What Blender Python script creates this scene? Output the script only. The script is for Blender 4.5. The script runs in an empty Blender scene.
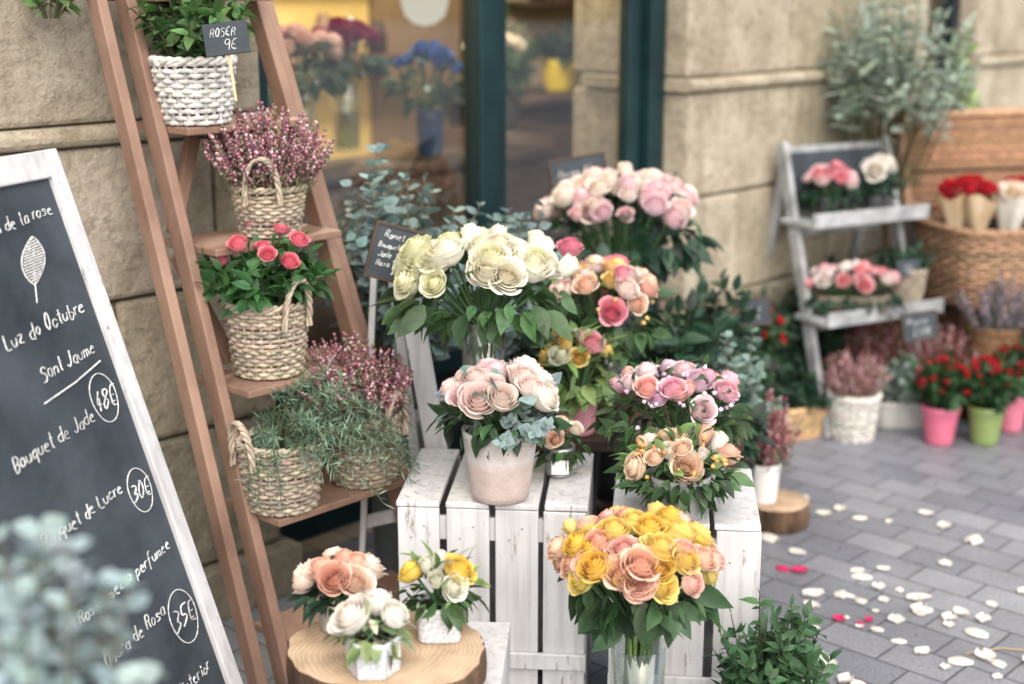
import bpy, math, random
import numpy as np
from mathutils import Vector
R=np.random.RandomState(7); random.seed(7)
pi=math.pi
def sl(c):
    c=np.array(c,float)/255.0
    return np.where(c<=0.04045,c/12.92,((c+0.055)/1.055)**2.4)
# ------------------------------------------------------------------ materials
def newmat(name):
    m=bpy.data.materials.new(name); m.use_nodes=True
    nt=m.node_tree; nt.nodes.clear()
    out=nt.nodes.new('ShaderNodeOutputMaterial')
    return m,nt,out
def N(nt,t,**k):
    n=nt.nodes.new(t)
    for a,b in k.items():
        if a in n.inputs: n.inputs[a].default_value=b
        else: setattr(n,a,b)
    return n
def rgba(c): return (float(c[0]),float(c[1]),float(c[2]),1)
def mat_attr(name,rough=.6,trans=.25,noise=.15,nscale=60,bump=0.0,bscale=200,sheen=0,spec=.4,coat=0,pattern=None):
    m,nt,out=newmat(name); L=nt.links.new
    a=N(nt,'ShaderNodeAttribute',attribute_name='Col')
    tc=N(nt,'ShaderNodeTexCoord')
    nz=N(nt,'ShaderNodeTexNoise',Scale=nscale,Detail=3.0); L(tc.outputs['Object'],nz.inputs['Vector'])
    mr=N(nt,'ShaderNodeMapRange'); mr.inputs[1].default_value=.3; mr.inputs[2].default_value=.7
    mr.inputs[3].default_value=1-noise; mr.inputs[4].default_value=1+noise*.6; L(nz.outputs[0],mr.inputs[0])
    col=a.outputs['Color']
    if pattern is not None:
        mpp=N(nt,'ShaderNodeMapping'); mpp.inputs['Rotation'].default_value=(.0,math.radians(45),math.radians(30)); L(tc.outputs['Object'],mpp.inputs[0])
        ck=N(nt,'ShaderNodeTexChecker',Scale=150.0); L(mpp.outputs[0],ck.inputs['Vector'])
        mxp=N(nt,'ShaderNodeMix',data_type='RGBA',blend_type='MULTIPLY'); L(ck.outputs['Fac'],mxp.inputs[0]); L(col,mxp.inputs[6]); mxp.inputs[7].default_value=rgba(pattern); col=mxp.outputs[2]
    vm=N(nt,'ShaderNodeVectorMath',operation='SCALE'); L(col,vm.inputs[0]); L(mr.outputs[0],vm.inputs['Scale'])
    p=N(nt,'ShaderNodeBsdfPrincipled',Roughness=rough); L(vm.outputs[0],p.inputs['Base Color'])
    p.inputs['Specular IOR Level'].default_value=spec
    if sheen: p.inputs['Sheen Weight'].default_value=sheen
    if coat: p.inputs['Coat Weight'].default_value=coat
    if bump:
        nb=N(nt,'ShaderNodeTexNoise',Scale=bscale,Detail=4.0); L(tc.outputs['Object'],nb.inputs['Vector'])
        b=N(nt,'ShaderNodeBump',Strength=bump,Distance=.003); L(nb.outputs[0],b.inputs['Height']); L(b.outputs[0],p.inputs['Normal'])
    if trans>0:
        t=N(nt,'ShaderNodeBsdfTranslucent'); L(vm.outputs[0],t.inputs['Color'])
        mx=N(nt,'ShaderNodeMixShader',Fac=trans); L(p.outputs[0],mx.inputs[1]); L(t.outputs[0],mx.inputs[2]); L(mx.outputs[0],out.inputs[0])
    else: L(p.outputs[0],out.inputs[0])
    return m
def mat_noise(name,c1,c2,scale=8,rough=.7,stretch=(1,1,1),bump=.2,bscale=40,bdist=.004,lo=.35,hi=.65,metal=0,spec=.4):
    m,nt,out=newmat(name); L=nt.links.new
    tc=N(nt,'ShaderNodeTexCoord'); mp=N(nt,'ShaderNodeMapping'); mp.inputs['Scale'].default_value=stretch
    L(tc.outputs['Object'],mp.inputs[0])
    nz=N(nt,'ShaderNodeTexNoise',Scale=scale,Detail=6.0,Roughness=.62); L(mp.outputs[0],nz.inputs['Vector'])
    cr=N(nt,'ShaderNodeValToRGB'); cr.color_ramp.elements[0].position=lo; cr.color_ramp.elements[1].position=hi
    cr.color_ramp.elements[0].color=rgba(c1); cr.color_ramp.elements[1].color=rgba(c2); L(nz.outputs[0],cr.inputs[0])
    p=N(nt,'ShaderNodeBsdfPrincipled',Roughness=rough,Metallic=metal); p.inputs['Specular IOR Level'].default_value=spec
    L(cr.outputs[0],p.inputs['Base Color'])
    nb=N(nt,'ShaderNodeTexNoise',Scale=bscale,Detail=6.0,Roughness=.65); L(mp.outputs[0],nb.inputs['Vector'])
    b=N(nt,'ShaderNodeBump',Strength=bump,Distance=bdist); L(nb.outputs[0],b.inputs['Height']); L(b.outputs[0],p.inputs['Normal'])
    L(p.outputs[0],out.inputs[0]); return m
def mat_glass(name,tint=(.92,.97,.95),refl=.08,edge=.35):
    m,nt,out=newmat(name); L=nt.links.new
    t=N(nt,'ShaderNodeBsdfTransparent',Color=rgba(tint)); g=N(nt,'ShaderNodeBsdfGlossy',Roughness=.02,Color=(1,1,1,1))
    lw=N(nt,'ShaderNodeLayerWeight',Blend=.35)
    mr=N(nt,'ShaderNodeMapRange'); mr.inputs[3].default_value=refl; mr.inputs[4].default_value=edge; L(lw.outputs['Facing'],mr.inputs[0])
    mx=N(nt,'ShaderNodeMixShader'); L(mr.outputs[0],mx.inputs[0]); L(t.outputs[0],mx.inputs[1]); L(g.outputs[0],mx.inputs[2]); L(mx.outputs[0],out.inputs[0])
    return m
M={}
M['petal']=mat_attr('petal',.6,.28,.05,40,sheen=.1,spec=.25)
M['leaf']=mat_attr('leaf',.48,.25,.3,50,spec=.4)
M['eucal']=mat_attr('eucalyptus_leaf',.6,.15,.15,50,spec=.3)
M['floret']=mat_attr('floret',.7,.15,.2,90,spec=.2)
M['stem']=mat_attr('stem',.6,0,.3,60)
M['wicker']=mat_attr('wicker',.6,0,.35,45,bump=.5,bscale=300)
M['paint']=mat_attr('painted',.5,0,.06,20)
M['ceramic']=mat_attr('ceramic',.35,0,.08,25,bump=.15,bscale=120,spec=.5)
M['patterned']=mat_attr('patterned_ceramic',.4,0,.08,25,bump=.1,bscale=120,spec=.5,pattern=(.70,.76,.82))
M['stoneware']=mat_attr('stoneware',.8,0,.14,30,bump=.5,bscale=150,spec=.3)
M['chalk']=mat_attr('chalk',.95,0,.45,150)
M['slate']=mat_noise('blackboard',sl((38,45,52)),sl((66,74,81)),5,.75,bump=.1,bscale=80)
M['soil']=mat_noise('soil',(.02,.014,.01),(.06,.04,.028),60,.95,bump=1,bscale=120,bdist=.01)
M['brownwood']=mat_noise('brown_stained_wood',sl((108,82,70)),sl((160,130,112)),5,.6,(1,1,.6),.4,60,.003,.3,.7)
M['greywood']=mat_noise('grey_weathered_wood',sl((122,124,126)),sl((176,179,180)),10,.75,(1,1,1),.4,60,.003)
M['darkwood']=mat_noise('dark_wood',sl((48,36,30)),sl((76,58,46)),8,.6,bump=.2)
M['lightwood']=mat_noise('light_wood',sl((176,140,100)),sl((214,182,140)),8,.6,bump=.2)
M['green']=mat_noise('green_painted_frame',sl((12,36,40)),sl((24,50,54)),5,.35,bump=.08)
M['darkpaint']=mat_noise('dark_painted_door',sl((20,26,34)),sl((32,40,48)),5,.35,bump=.08)
M['steel']=mat_noise('zinc',(.35,.36,.37),(.55,.56,.57),12,.38,metal=.8,bump=.1)
M['water']=mat_glass('vase_water',(.8,.88,.82),.05,.2)
M['glass']=mat_glass('clear_glass',(.93,.97,.95),.07,.55)
M['pane']=mat_glass('window_pane',(.93,.95,.94),.05,.18)
M['yellowwall']=mat_noise('yellow_interior_wall',sl((220,184,108)),sl((238,210,144)),2,.8,bump=.1)
M['creamwall']=mat_noise('cream_interior_wall',sl((196,180,152)),sl((218,204,178)),2,.8,bump=.1)
M['brownwall']=mat_noise('brown_interior_wall',sl((124,104,80)),sl((150,126,98)),2,.8,bump=.1)
M['paper']=mat_noise('kraft_paper',sl((206,178,140)),sl((226,204,172)),15,.8,bump=.3)
M['whitepaper']=mat_noise('white_paper',sl((225,218,205)),sl((242,238,230)),15,.8,bump=.3)
def mat_worn():
    m,nt,out=newmat('worn_white_paint'); L=nt.links.new
    tc=N(nt,'ShaderNodeTexCoord'); mp=N(nt,'ShaderNodeMapping'); mp.inputs['Scale'].default_value=(1.6,1.6,.3); L(tc.outputs['Object'],mp.inputs[0])
    n1=N(nt,'ShaderNodeTexNoise',Scale=34.0,Detail=8.0,Roughness=.75); L(mp.outputs[0],n1.inputs['Vector'])
    n2=N(nt,'ShaderNodeTexNoise',Scale=4.0,Detail=4.0); L(tc.outputs['Object'],n2.inputs['Vector'])
    ed=N(nt,'ShaderNodeMapRange'); ed.inputs[1].default_value=.3; ed.inputs[2].default_value=.7; ed.inputs[3].default_value=-.05; ed.inputs[4].default_value=.06; L(n2.outputs[0],ed.inputs[0])
    ad=N(nt,'ShaderNodeMath',operation='ADD'); L(n1.outputs[0],ad.inputs[0]); L(ed.outputs[0],ad.inputs[1])
    cr=N(nt,'ShaderNodeValToRGB'); e=cr.color_ramp.elements; e[0].position=.60; e[1].position=.67; e[0].color=(0,0,0,1); e[1].color=(.9,.9,.9,1); L(ad.outputs[0],cr.inputs[0])
    c2=N(nt,'ShaderNodeValToRGB'); e=c2.color_ramp.elements; e[0].position=.3; e[1].position=.7; e[0].color=rgba(sl((190,190,191))); e[1].color=rgba(sl((220,220,222))); L(n2.outputs[0],c2.inputs[0])
    mx=N(nt,'ShaderNodeMix',data_type='RGBA'); L(cr.outputs[0],mx.inputs[0]); L(c2.outputs[0],mx.inputs[6]); mx.inputs[7].default_value=rgba(sl((140,130,120)))
    mp2=N(nt,'ShaderNodeMapping'); mp2.inputs['Scale'].default_value=(60,60,3); L(tc.outputs['Object'],mp2.inputs[0])
    n3=N(nt,'ShaderNodeTexNoise',Scale=1.0,Detail=5.0); L(mp2.outputs[0],n3.inputs['Vector'])
    c3=N(nt,'ShaderNodeValToRGB'); e=c3.color_ramp.elements; e[0].position=.3; e[1].position=.55; e[0].color=(.8,.79,.78,1); e[1].color=(1,1,1,1); L(n3.outputs[0],c3.inputs[0])
    mm=N(nt,'ShaderNodeMix',data_type='RGBA',blend_type='MULTIPLY'); mm.inputs[0].default_value=1; L(mx.outputs[2],mm.inputs[6]); L(c3.outputs[0],mm.inputs[7])
    p=N(nt,'ShaderNodeBsdfPrincipled',Roughness=.6); L(mm.outputs[2],p.inputs['Base Color'])
    b=N(nt,'ShaderNodeBump',Strength=.4,Distance=.003); L(n1.outputs[0],b.inputs['Height'])
    b2=N(nt,'ShaderNodeBump',Strength=.3,Distance=.002); L(n3.outputs[0],b2.inputs['Height']); L(b.outputs[0],b2.inputs['Normal']); L(b2.outputs[0],p.inputs['Normal'])
    L(p.outputs[0],out.inputs[0]); return m
M['worn']=mat_worn()
def mat_stone():
    m,nt,out=newmat('sandstone_block'); L=nt.links.new
    tc=N(nt,'ShaderNodeTexCoord')
    a=N(nt,'ShaderNodeAttribute',attribute_name='Col')
    n1=N(nt,'ShaderNodeTexNoise',Scale=3.5,Detail=10.0,Roughness=.68); L(tc.outputs['Object'],n1.inputs['Vector'])
    n2=N(nt,'ShaderNodeTexNoise',Scale=38.0,Detail=8.0,Roughness=.72); L(tc.outputs['Object'],n2.inputs['Vector'])
    mp=N(nt,'ShaderNodeMapping'); mp.inputs['Scale'].default_value=(6,6,1.0); L(tc.outputs['Object'],mp.inputs[0])
    n3=N(nt,'ShaderNodeTexNoise',Scale=1.5,Detail=6.0); L(mp.outputs[0],n3.inputs['Vector'])
    cr=N(nt,'ShaderNodeValToRGB'); e=cr.color_ramp.elements; e[0].position=.33; e[1].position=.66; e[0].color=rgba(sl((174,162,140))); e[1].color=rgba(sl((214,203,181))); L(n1.outputs[0],cr.inputs[0])
    c3=N(nt,'ShaderNodeValToRGB'); e=c3.color_ramp.elements; e[0].position=.3; e[1].position=.5; e[0].color=(.76,.74,.71,1); e[1].color=(1,1,1,1); L(n3.outputs[0],c3.inputs[0])
    c2=N(nt,'ShaderNodeValToRGB'); e=c2.color_ramp.elements; e[0].position=.30; e[1].position=.52; e[0].color=(.62,.60,.57,1); e[1].color=(1,1,1,1); L(n2.outputs[0],c2.inputs[0])
    prev=cr.outputs[0]
    for o in (a.outputs['Color'],c3.outputs[0],c2.outputs[0]):
        mm=N(nt,'ShaderNodeMix',data_type='RGBA',blend_type='MULTIPLY'); mm.inputs[0].default_value=1; L(prev,mm.inputs[6]); L(o,mm.inputs[7]); prev=mm.outputs[2]
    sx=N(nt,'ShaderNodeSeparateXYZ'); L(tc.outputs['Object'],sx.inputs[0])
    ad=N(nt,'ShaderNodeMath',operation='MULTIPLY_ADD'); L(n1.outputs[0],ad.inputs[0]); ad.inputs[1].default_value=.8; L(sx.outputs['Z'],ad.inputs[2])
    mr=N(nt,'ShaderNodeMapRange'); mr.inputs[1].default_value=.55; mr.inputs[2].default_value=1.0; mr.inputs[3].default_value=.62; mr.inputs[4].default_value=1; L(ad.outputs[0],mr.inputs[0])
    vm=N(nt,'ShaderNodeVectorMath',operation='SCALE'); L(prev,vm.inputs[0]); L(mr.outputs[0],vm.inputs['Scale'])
    p=N(nt,'ShaderNodeBsdfPrincipled',Roughness=.92); p.inputs['Specular IOR Level'].default_value=.15; L(vm.outputs[0],p.inputs['Base Color'])
    b=N(nt,'ShaderNodeBump',Strength=1.0,Distance=.012); L(n2.outputs[0],b.inputs['Height'])
    b2=N(nt,'ShaderNodeBump',Strength=1.0,Distance=.06); L(n1.outputs[0],b2.inputs['Height']); L(b.outputs[0],b2.inputs['Normal']); L(b2.outputs[0],p.inputs['Normal'])
    L(p.outputs[0],out.inputs[0]); return m
M['stone']=mat_stone()
M['mortar']=mat_noise('mortar',sl((116,104,88)),sl((146,134,114)),20,.95,bump=.6)
def mat_pave():
    m,nt,out=newmat('paving_tiles'); L=nt.links.new
    tc=N(nt,'ShaderNodeTexCoord'); mp=N(nt,'ShaderNodeMapping'); mp.inputs['Rotation'].default_value=(0,0,math.radians(43.2)); L(tc.outputs['Object'],mp.inputs[0])
    br=N(nt,'ShaderNodeTexBrick'); L(mp.outputs[0],br.inputs['Vector'])
    br.inputs['Color1'].default_value=rgba(sl((122,125,133))); br.inputs['Color2'].default_value=rgba(sl((145,147,154))); br.inputs['Mortar'].default_value=rgba(sl((82,82,88)))
    br.inputs['Scale'].default_value=1; br.inputs['Mortar Size'].default_value=.0035; br.inputs['Mortar Smooth'].default_value=.4
    br.inputs['Brick Width'].default_value=.17; br.inputs['Row Height'].default_value=.115; br.offset=.5
    n1=N(nt,'ShaderNodeTexNoise',Scale=1.9,Detail=8.0,Roughness=.65); L(tc.outputs['Object'],n1.inputs['Vector'])
    n2=N(nt,'ShaderNodeTexNoise',Scale=120.0,Detail=6.0); L(tc.outputs['Object'],n2.inputs['Vector'])
    c1=N(nt,'ShaderNodeValToRGB'); e=c1.color_ramp.elements; e[0].position=.3; e[1].position=.7; e[0].color=(.72,.72,.73,1); e[1].color=(1.12,1.12,1.12,1); L(n1.outputs[0],c1.inputs[0])
    c2=N(nt,'ShaderNodeValToRGB'); e=c2.color_ramp.elements; e[0].position=.35; e[1].position=.65; e[0].color=(.8,.8,.8,1); e[1].color=(1.12,1.12,1.12,1); L(n2.outputs[0],c2.inputs[0])
    prev=br.outputs['Color']
    for o in (c1.outputs[0],c2.outputs[0]):
        mm=N(nt,'ShaderNodeMix',data_type='RGBA',blend_type='MULTIPLY'); mm.inputs[0].default_value=1; L(prev,mm.inputs[6]); L(o,mm.inputs[7]); prev=mm.outputs[2]
    p=N(nt,'ShaderNodeBsdfPrincipled'); L(prev,p.inputs['Base Color'])
    rr=N(nt,'ShaderNodeMapRange'); rr.inputs[1].default_value=.3; rr.inputs[2].default_value=.7; rr.inputs[3].default_value=.34; rr.inputs[4].default_value=.62; L(n1.outputs[0],rr.inputs[0]); L(rr.outputs[0],p.inputs['Roughness'])
    sb=N(nt,'ShaderNodeMath',operation='MULTIPLY_ADD'); L(br.outputs['Fac'],sb.inputs[0]); sb.inputs[1].default_value=-1; L(n2.outputs[0],sb.inputs[2])
    b=N(nt,'ShaderNodeBump',Strength=.5,Distance=.004); L(sb.outputs[0],b.inputs['Height']); L(b.outputs[0],p.inputs['Normal'])
    L(p.outputs[0],out.inputs[0]); return m
M['pave']=mat_pave()
def mat_rings():
    m,nt,out=newmat('log_cut_face'); L=nt.links.new
    tc=N(nt,'ShaderNodeTexCoord'); nz=N(nt,'ShaderNodeTexNoise',Scale=6.0,Detail=3.0); L(tc.outputs['Object'],nz.inputs['Vector'])
    mx0=N(nt,'ShaderNodeMix',data_type='VECTOR'); mx0.inputs[0].default_value=.06; L(tc.outputs['Object'],mx0.inputs[4]); L(nz.outputs['Color'],mx0.inputs[5])
    w=N(nt,'ShaderNodeTexWave',wave_type='RINGS',rings_direction='Z',Scale=38.0,Distortion=2.0,Detail=3.0); L(mx0.outputs[1],w.inputs['Vector'])
    c=N(nt,'ShaderNodeValToRGB'); e=c.color_ramp.elements; e[0].color=rgba(sl((186,160,132))); e[1].color=rgba(sl((200,176,148))); L(w.outputs['Fac'],c.inputs[0])
    n2=N(nt,'ShaderNodeTexNoise',Scale=14.0,Detail=8.0); L(tc.outputs['Object'],n2.inputs['Vector'])
    c2=N(nt,'ShaderNodeValToRGB'); e=c2.color_ramp.elements; e[0].position=.35; e[1].position=.6; e[0].color=(.68,.64,.60,1); e[1].color=(1,1,1,1); L(n2.outputs[0],c2.inputs[0])
    mm=N(nt,'ShaderNodeMix',data_type='RGBA',blend_type='MULTIPLY'); mm.inputs[0].default_value=1; L(c.outputs[0],mm.inputs[6]); L(c2.outputs[0],mm.inputs[7])
    p=N(nt,'ShaderNodeBsdfPrincipled',Roughness=.75); L(mm.outputs[2],p.inputs['Base Color'])
    L(p.outputs[0],out.inputs[0]); return m
M['rings']=mat_rings()
M['bark']=mat_noise('bark',sl((60,44,34)),sl((110,86,66)),18,.95,(1,1,.4),1,30,.02)
def mat_emit(name,c,s):
    m,nt,out=newmat(name); e=N(nt,'ShaderNodeEmission',Color=rgba(c),Strength=s); nt.links.new(e.outputs[0],out.inputs[0]); return m
M['lamp']=mat_emit('lit_globe',sl((250,240,222)),.85)
# ------------------------------------------------------------------ mesh builder
class MB:
    def __init__(s): s.V=[];s.C=[];s.F=[];s.M=[];s.n=0
    def add(s,V,F,col=(1,1,1),mat=0):
        V=np.asarray(V,float).reshape(-1,3); col=np.asarray(col,float)
        if col.ndim==1: col=np.tile(col,(len(V),1))
        s.V.append(V); s.C.append(col)
        if not isinstance(F,list): F=[F]
        for f in F:
            f=np.asarray(f,int)
            if len(f)==0: continue
            s.F.append(f+s.n); s.M.append(np.full(len(f),mat))
        s.n+=len(V)
    def inst(s,Vt,F,Rm,P,cols,mat=0,col2=None,tone=None):
        n=len(P); k=len(Vt)
        V=np.einsum('nij,kj->nki',Rm,Vt)+P[:,None,:]
        c=np.repeat(cols[:,None,:],k,1)
        if col2 is not None:
            t=tone[None,:,None]; c=c*(1-t)+col2[:,None,:]*t
        elif tone is not None: c=c*tone[None,:,None]
        Fs=F if isinstance(F,list) else [F]
        FF=[(f[None]+(np.arange(n)*k)[:,None,None]).reshape(-1,f.shape[1]) for f in Fs]
        s.add(V.reshape(-1,3),FF,c.reshape(-1,3),mat)
    def box(s,c,size,col=(1,1,1),mat=0,R_=None):
        x,y,z=np.array(size)/2.
        V=np.array([[i,j,k] for k in(-z,z) for j in(-y,y) for i in(-x,x)])
        if R_ is not None: V=V@np.asarray(R_).T
        V=V+np.array(c)
        s.add(V,np.array([[0,2,3,1],[4,5,7,6],[0,1,5,4],[2,6,7,3],[0,4,6,2],[1,3,7,5]]),col,mat)
    def beam(s,a,b,w,t,side,col=(1,1,1),mat=0):
        a=np.array(a,float);b=np.array(b,float);z=b-a;L=np.linalg.norm(z);z/=L
        sd=np.array(side,float); sd-=z*np.dot(sd,z); sd/=np.linalg.norm(sd); o=np.cross(z,sd)
        s.box((a+b)/2,(w,t,L),col,mat,np.stack([sd,o,z],1))
    def tube(s,pts,r,k=6,col=(1,1,1),mat=0,caps=True):
        pts=np.asarray(pts,float); n=len(pts)
        r=np.full(n,r) if np.isscalar(r) else np.asarray(r)
        T=np.gradient(pts,axis=0); T/=np.linalg.norm(T,axis=1)[:,None]+1e-9
        ref=np.array([.31,.17,.93]); 
        if abs(T[0]@ref)>.95: ref=np.array([1,.1,0.])
        A=np.cross(T,ref); A/=np.linalg.norm(A,axis=1)[:,None]+1e-9; B=np.cross(T,A)
        th=np.arange(k)*2*pi/k
        V=pts[:,None]+r[:,None,None]*(np.cos(th)[None,:,None]*A[:,None]+np.sin(th)[None,:,None]*B[:,None])
        i=np.arange(n-1)[:,None]*k; j=np.arange(k)[None]; j2=(j+1)%k
        F=np.stack([i+j,i+j2,i+k+j2,i+k+j],-1).reshape(-1,4)
        s.add(V.reshape(-1,3),F,col if np.ndim(col)==1 else np.repeat(col,k,0),mat)
    def lathe(s,prof,seg=32,col=(1,1,1),mat=0,c=(0,0,0),shape=None,capb=False,capt=False):
        prof=np.asarray(prof,float); n=len(prof); th=np.arange(seg)*2*pi/seg
        u=np.stack([np.cos(th),np.sin(th)],1)
        if shape is not None: u=u*shape(th)[:,None]
        V=np.zeros((n,seg,3)); V[:,:,:2]=prof[:,0][:,None,None]*u[None]; V[:,:,2]=prof[:,1][:,None]
        i=np.arange(n-1)[:,None]*seg; j=np.arange(seg)[None]; j2=(j+1)%seg
        F=[np.stack([i+j,i+j2,i+seg+j2,i+seg+j],-1).reshape(-1,4)]
        if capb: F.append(np.arange(seg)[None,::-1])
        if capt: F.append((np.arange(seg)+(n-1)*seg)[None])
        colr=col if np.ndim(col)==1 else np.repeat(np.asarray(col),seg,0)
        s.add(V.reshape(-1,3)+np.array(c),F,colr,mat)
    def make(s,name,mats,parent=None,loc=(0,0,0),rz=0,smooth=True,bevel=0):
        me=bpy.data.meshes.new(name); V=np.concatenate(s.V).astype(np.float32); C=np.concatenate(s.C)
        me.vertices.add(len(V)); me.vertices.foreach_set('co',V.ravel())
        loops=np.concatenate([f.ravel() for f in s.F]); tot=np.concatenate([np.full(len(f),f.shape[1]) for f in s.F]); mi=np.concatenate(s.M)
        me.loops.add(len(loops)); me.loops.foreach_set('vertex_index',loops.astype(np.int32))
        me.polygons.add(len(tot)); st=np.concatenate([[0],np.cumsum(tot)[:-1]])
        me.polygons.foreach_set('loop_start',st.astype(np.int32)); me.polygons.foreach_set('loop_total',tot.astype(np.int32))
        me.polygons.foreach_set('material_index',mi.astype(np.int32)); me.polygons.foreach_set('use_smooth',np.full(len(tot),smooth))
        me.update(calc_edges=True); me.validate()
        at=me.color_attributes.new('Col','FLOAT_COLOR','POINT')
        cc=np.ones((len(V),4),np.float32); cc[:,:3]=C; at.data.foreach_set('color',cc.ravel())
        for m in mats: me.materials.append(M[m])
        o=bpy.data.objects.new(name,me); bpy.context.scene.collection.objects.link(o)
        o.location=loc; o.rotation_euler[2]=rz
        if parent: o.parent=parent
        if bevel:
            b=o.modifiers.new('bevel','BEVEL'); b.width=bevel; b.segments=2; b.limit_method='ANGLE'; b.angle_limit=.6
        return o
def empty(name,loc=(0,0,0),rz=0):
    e=bpy.data.objects.new(name,None); bpy.context.scene.collection.objects.link(e); e.location=loc; e.rotation_euler[2]=rz; e.empty_display_size=.1
    return e
def nrm(v): return v/(np.linalg.norm(v,axis=-1,keepdims=True)+1e-9)
def frames(D,scale,up=None,spin=True):
    D=nrm(D); n=len(D)
    if up is None: up=R.normal(size=(n,3))
    X=nrm(np.cross(up,D)); Y=np.cross(D,X)
    sc=np.asarray(scale); 
    if sc.ndim==0: sc=np.full(n,sc)
    if sc.ndim==1: sc=np.repeat(sc[:,None],3,1)
    return np.stack([X*sc[:,:1],Y*sc[:,1:2],D*sc[:,2:3]],2)
# templates ---------------------------------------------------------
def grid_faces(a,b):
    i=np.arange(a-1)[:,None]*b; j=np.arange(b-1)[None]
    return np.stack([i+j,i+j+1,i+b+j+1,i+b+j],-1).reshape(-1,4)
def make_rose(kind,seed):
    rs=np.random.RandomState(seed); V=[];F=[];T=[];n=0
    nu,nv=7,7
    if kind=='open':
        L=[(2,.06,.84,1.9,.35,0),(3,.12,.85,1.35,.30,0),(3,.19,.85,1.25,.24,0),(4,.27,.84,1.05,.18,.01),(4,.36,.82,.98,.12,.02),(5,.46,.78,.86,.06,.05),(5,.57,.71,.78,.0,.085),(6,.69,.61,.68,-.05,.12),(6,.82,.48,.62,-.08,.15)]
    elif kind=='cup':
        L=[(2,.06,.86,1.9,.35,0),(3,.12,.88,1.35,.30,0),(3,.20,.88,1.25,.26,0),(4,.29,.87,1.05,.20,.01),(4,.39,.85,.95,.13,.025),(5,.50,.80,.84,.07,.05),(5,.62,.72,.74,.03,.09),(6,.75,.58,.66,-.03,.15)]
    else:
        L=[(2,.07,.97,1.9,.4,0),(3,.15,1.0,1.3,.36,0),(3,.25,1.0,1.2,.30,.01),(4,.36,.97,1.0,.22,.03),(4,.48,.88,.86,.14,.07)]
    for li,(cnt,ro,h,span,close,curl) in enumerate(L):
        off=rs.rand()*6
        for p in range(cnt):
            a0=off+p*2*pi/cnt+rs.normal()*.10
            h1=h*(1+rs.normal()*.03); r1=ro*(1+rs.normal()*.04); cu=curl*(1+rs.normal()*.35); cl=close+rs.normal()*.03
            u=np.linspace(-1,1,nu)[None,:]; v=np.linspace(0,1,nv)[:,None]
            vv=v*(1-.10*np.abs(u)**3.0)*(1+.012*np.sin(u*5+rs.rand()*6))
            prof=np.sin(np.minimum(vv*1.25,1)*pi/2)**.7
            rr=.05+(r1-.05)*prof*(1-cl*vv**2)
            rr=rr+cu*np.clip((vv-.70)/.30,0,1)**1.8+.09*ro*u*vv
            rr=rr-.06*ro*(u**2)*vv
            zz=-.38+(h1+.38)*(vv**(1.0+.35*ro))-cu*.8*np.clip((vv-.82)/.18,0,1)**1.5
            ang=a0+span*u*(.42+.58*np.minimum(1,v*1.8))
            P=np.stack([rr*np.cos(ang),rr*np.sin(ang),zz+0*ang],-1)
            V.append(P.reshape(-1,3)); F.append(grid_faces(nv,nu)+n); n+=nu*nv
            tt=np.clip(li/(len(L)-1)*.80+.30*(v-.6)+0*u,0,1)*np.ones((nv,nu)); T.append(tt.ravel())
    V=np.concatenate(V); V[:,2]-=.15
    return V*1.16,np.concatenate(F),np.concatenate(T)
ROSES=[make_rose('open',1),make_rose('cup',2),make_rose('cup',3),make_rose('cup',4),make_rose('open',5),make_rose('open',6)]
BUDS=[make_rose('bud',10),make_rose('bud',11)]
def leaf_t(w=.5,fold=.25,droop=.25,n=6,twist=0):
    t=np.linspace(0,1,n); ww=w*.5*np.sin(pi*np.clip(t*.97+.02,0,1)**.8)
    V=[]
    for ti,wi in zip(t,ww):
        for s_ in(-1,0,1): V.append([s_*wi, abs(s_)*wi*fold-droop*ti*ti+s_*wi*twist*ti, ti])
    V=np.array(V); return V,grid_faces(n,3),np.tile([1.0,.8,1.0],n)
LEAF=leaf_t(.5,.3,.32,6,.5); LONG=leaf_t(.24,.2,.3,5); ROUND=leaf_t(.9,.12,.1,5); NEED=leaf_t(.12,.1,.1,3)
OCT=(np.array([[1,0,0],[-1,0,0],[0,1,0],[0,-1,0],[0,0,1.3],[0,0,-1.3]],float),np.array([[0,2,4],[2,1,4],[1,3,4],[3,0,4],[2,0,5],[1,2,5],[3,1,5],[0,3,5]]))
def vary(c,n,a=.2):
    return np.clip(np.array(c)[None]*(1+R.normal(size=(n,1))*a)*(1+R.normal(size=(n,3))*a*.25),0.003,.95)
GREEN=sl((72,102,64)); DGREEN=sl((50,78,60)); LGREEN=sl((122,150,92)); EUC=sl((140,162,160)); ROSEM=sl((120,148,126))
def scatter_leaves(mb,P,D,size,col,tmpl=LEAF,mat=0,a=.28):
    n=len(P); sz=size*np.clip(1+R.normal(size=n)*.28,.4,1.7)
    up=np.tile([0,0,1.],(n,1))+R.normal(size=(n,3))*.55
    Rm=frames(D,sz,up)
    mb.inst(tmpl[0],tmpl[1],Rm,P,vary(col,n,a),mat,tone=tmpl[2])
def dome_dirs(n,maxphi=1.35,jit=.12):
    i=np.arange(n)+.5; cz=1-(1-math.cos(maxphi))*i/n; ph=np.arccos(cz); th=i*2.39996
    D=np.stack([np.sin(ph)*np.cos(th),np.sin(ph)*np.sin(th),np.cos(ph)],1)
    return nrm(D+R.normal(size=(n,3))*jit)
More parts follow.
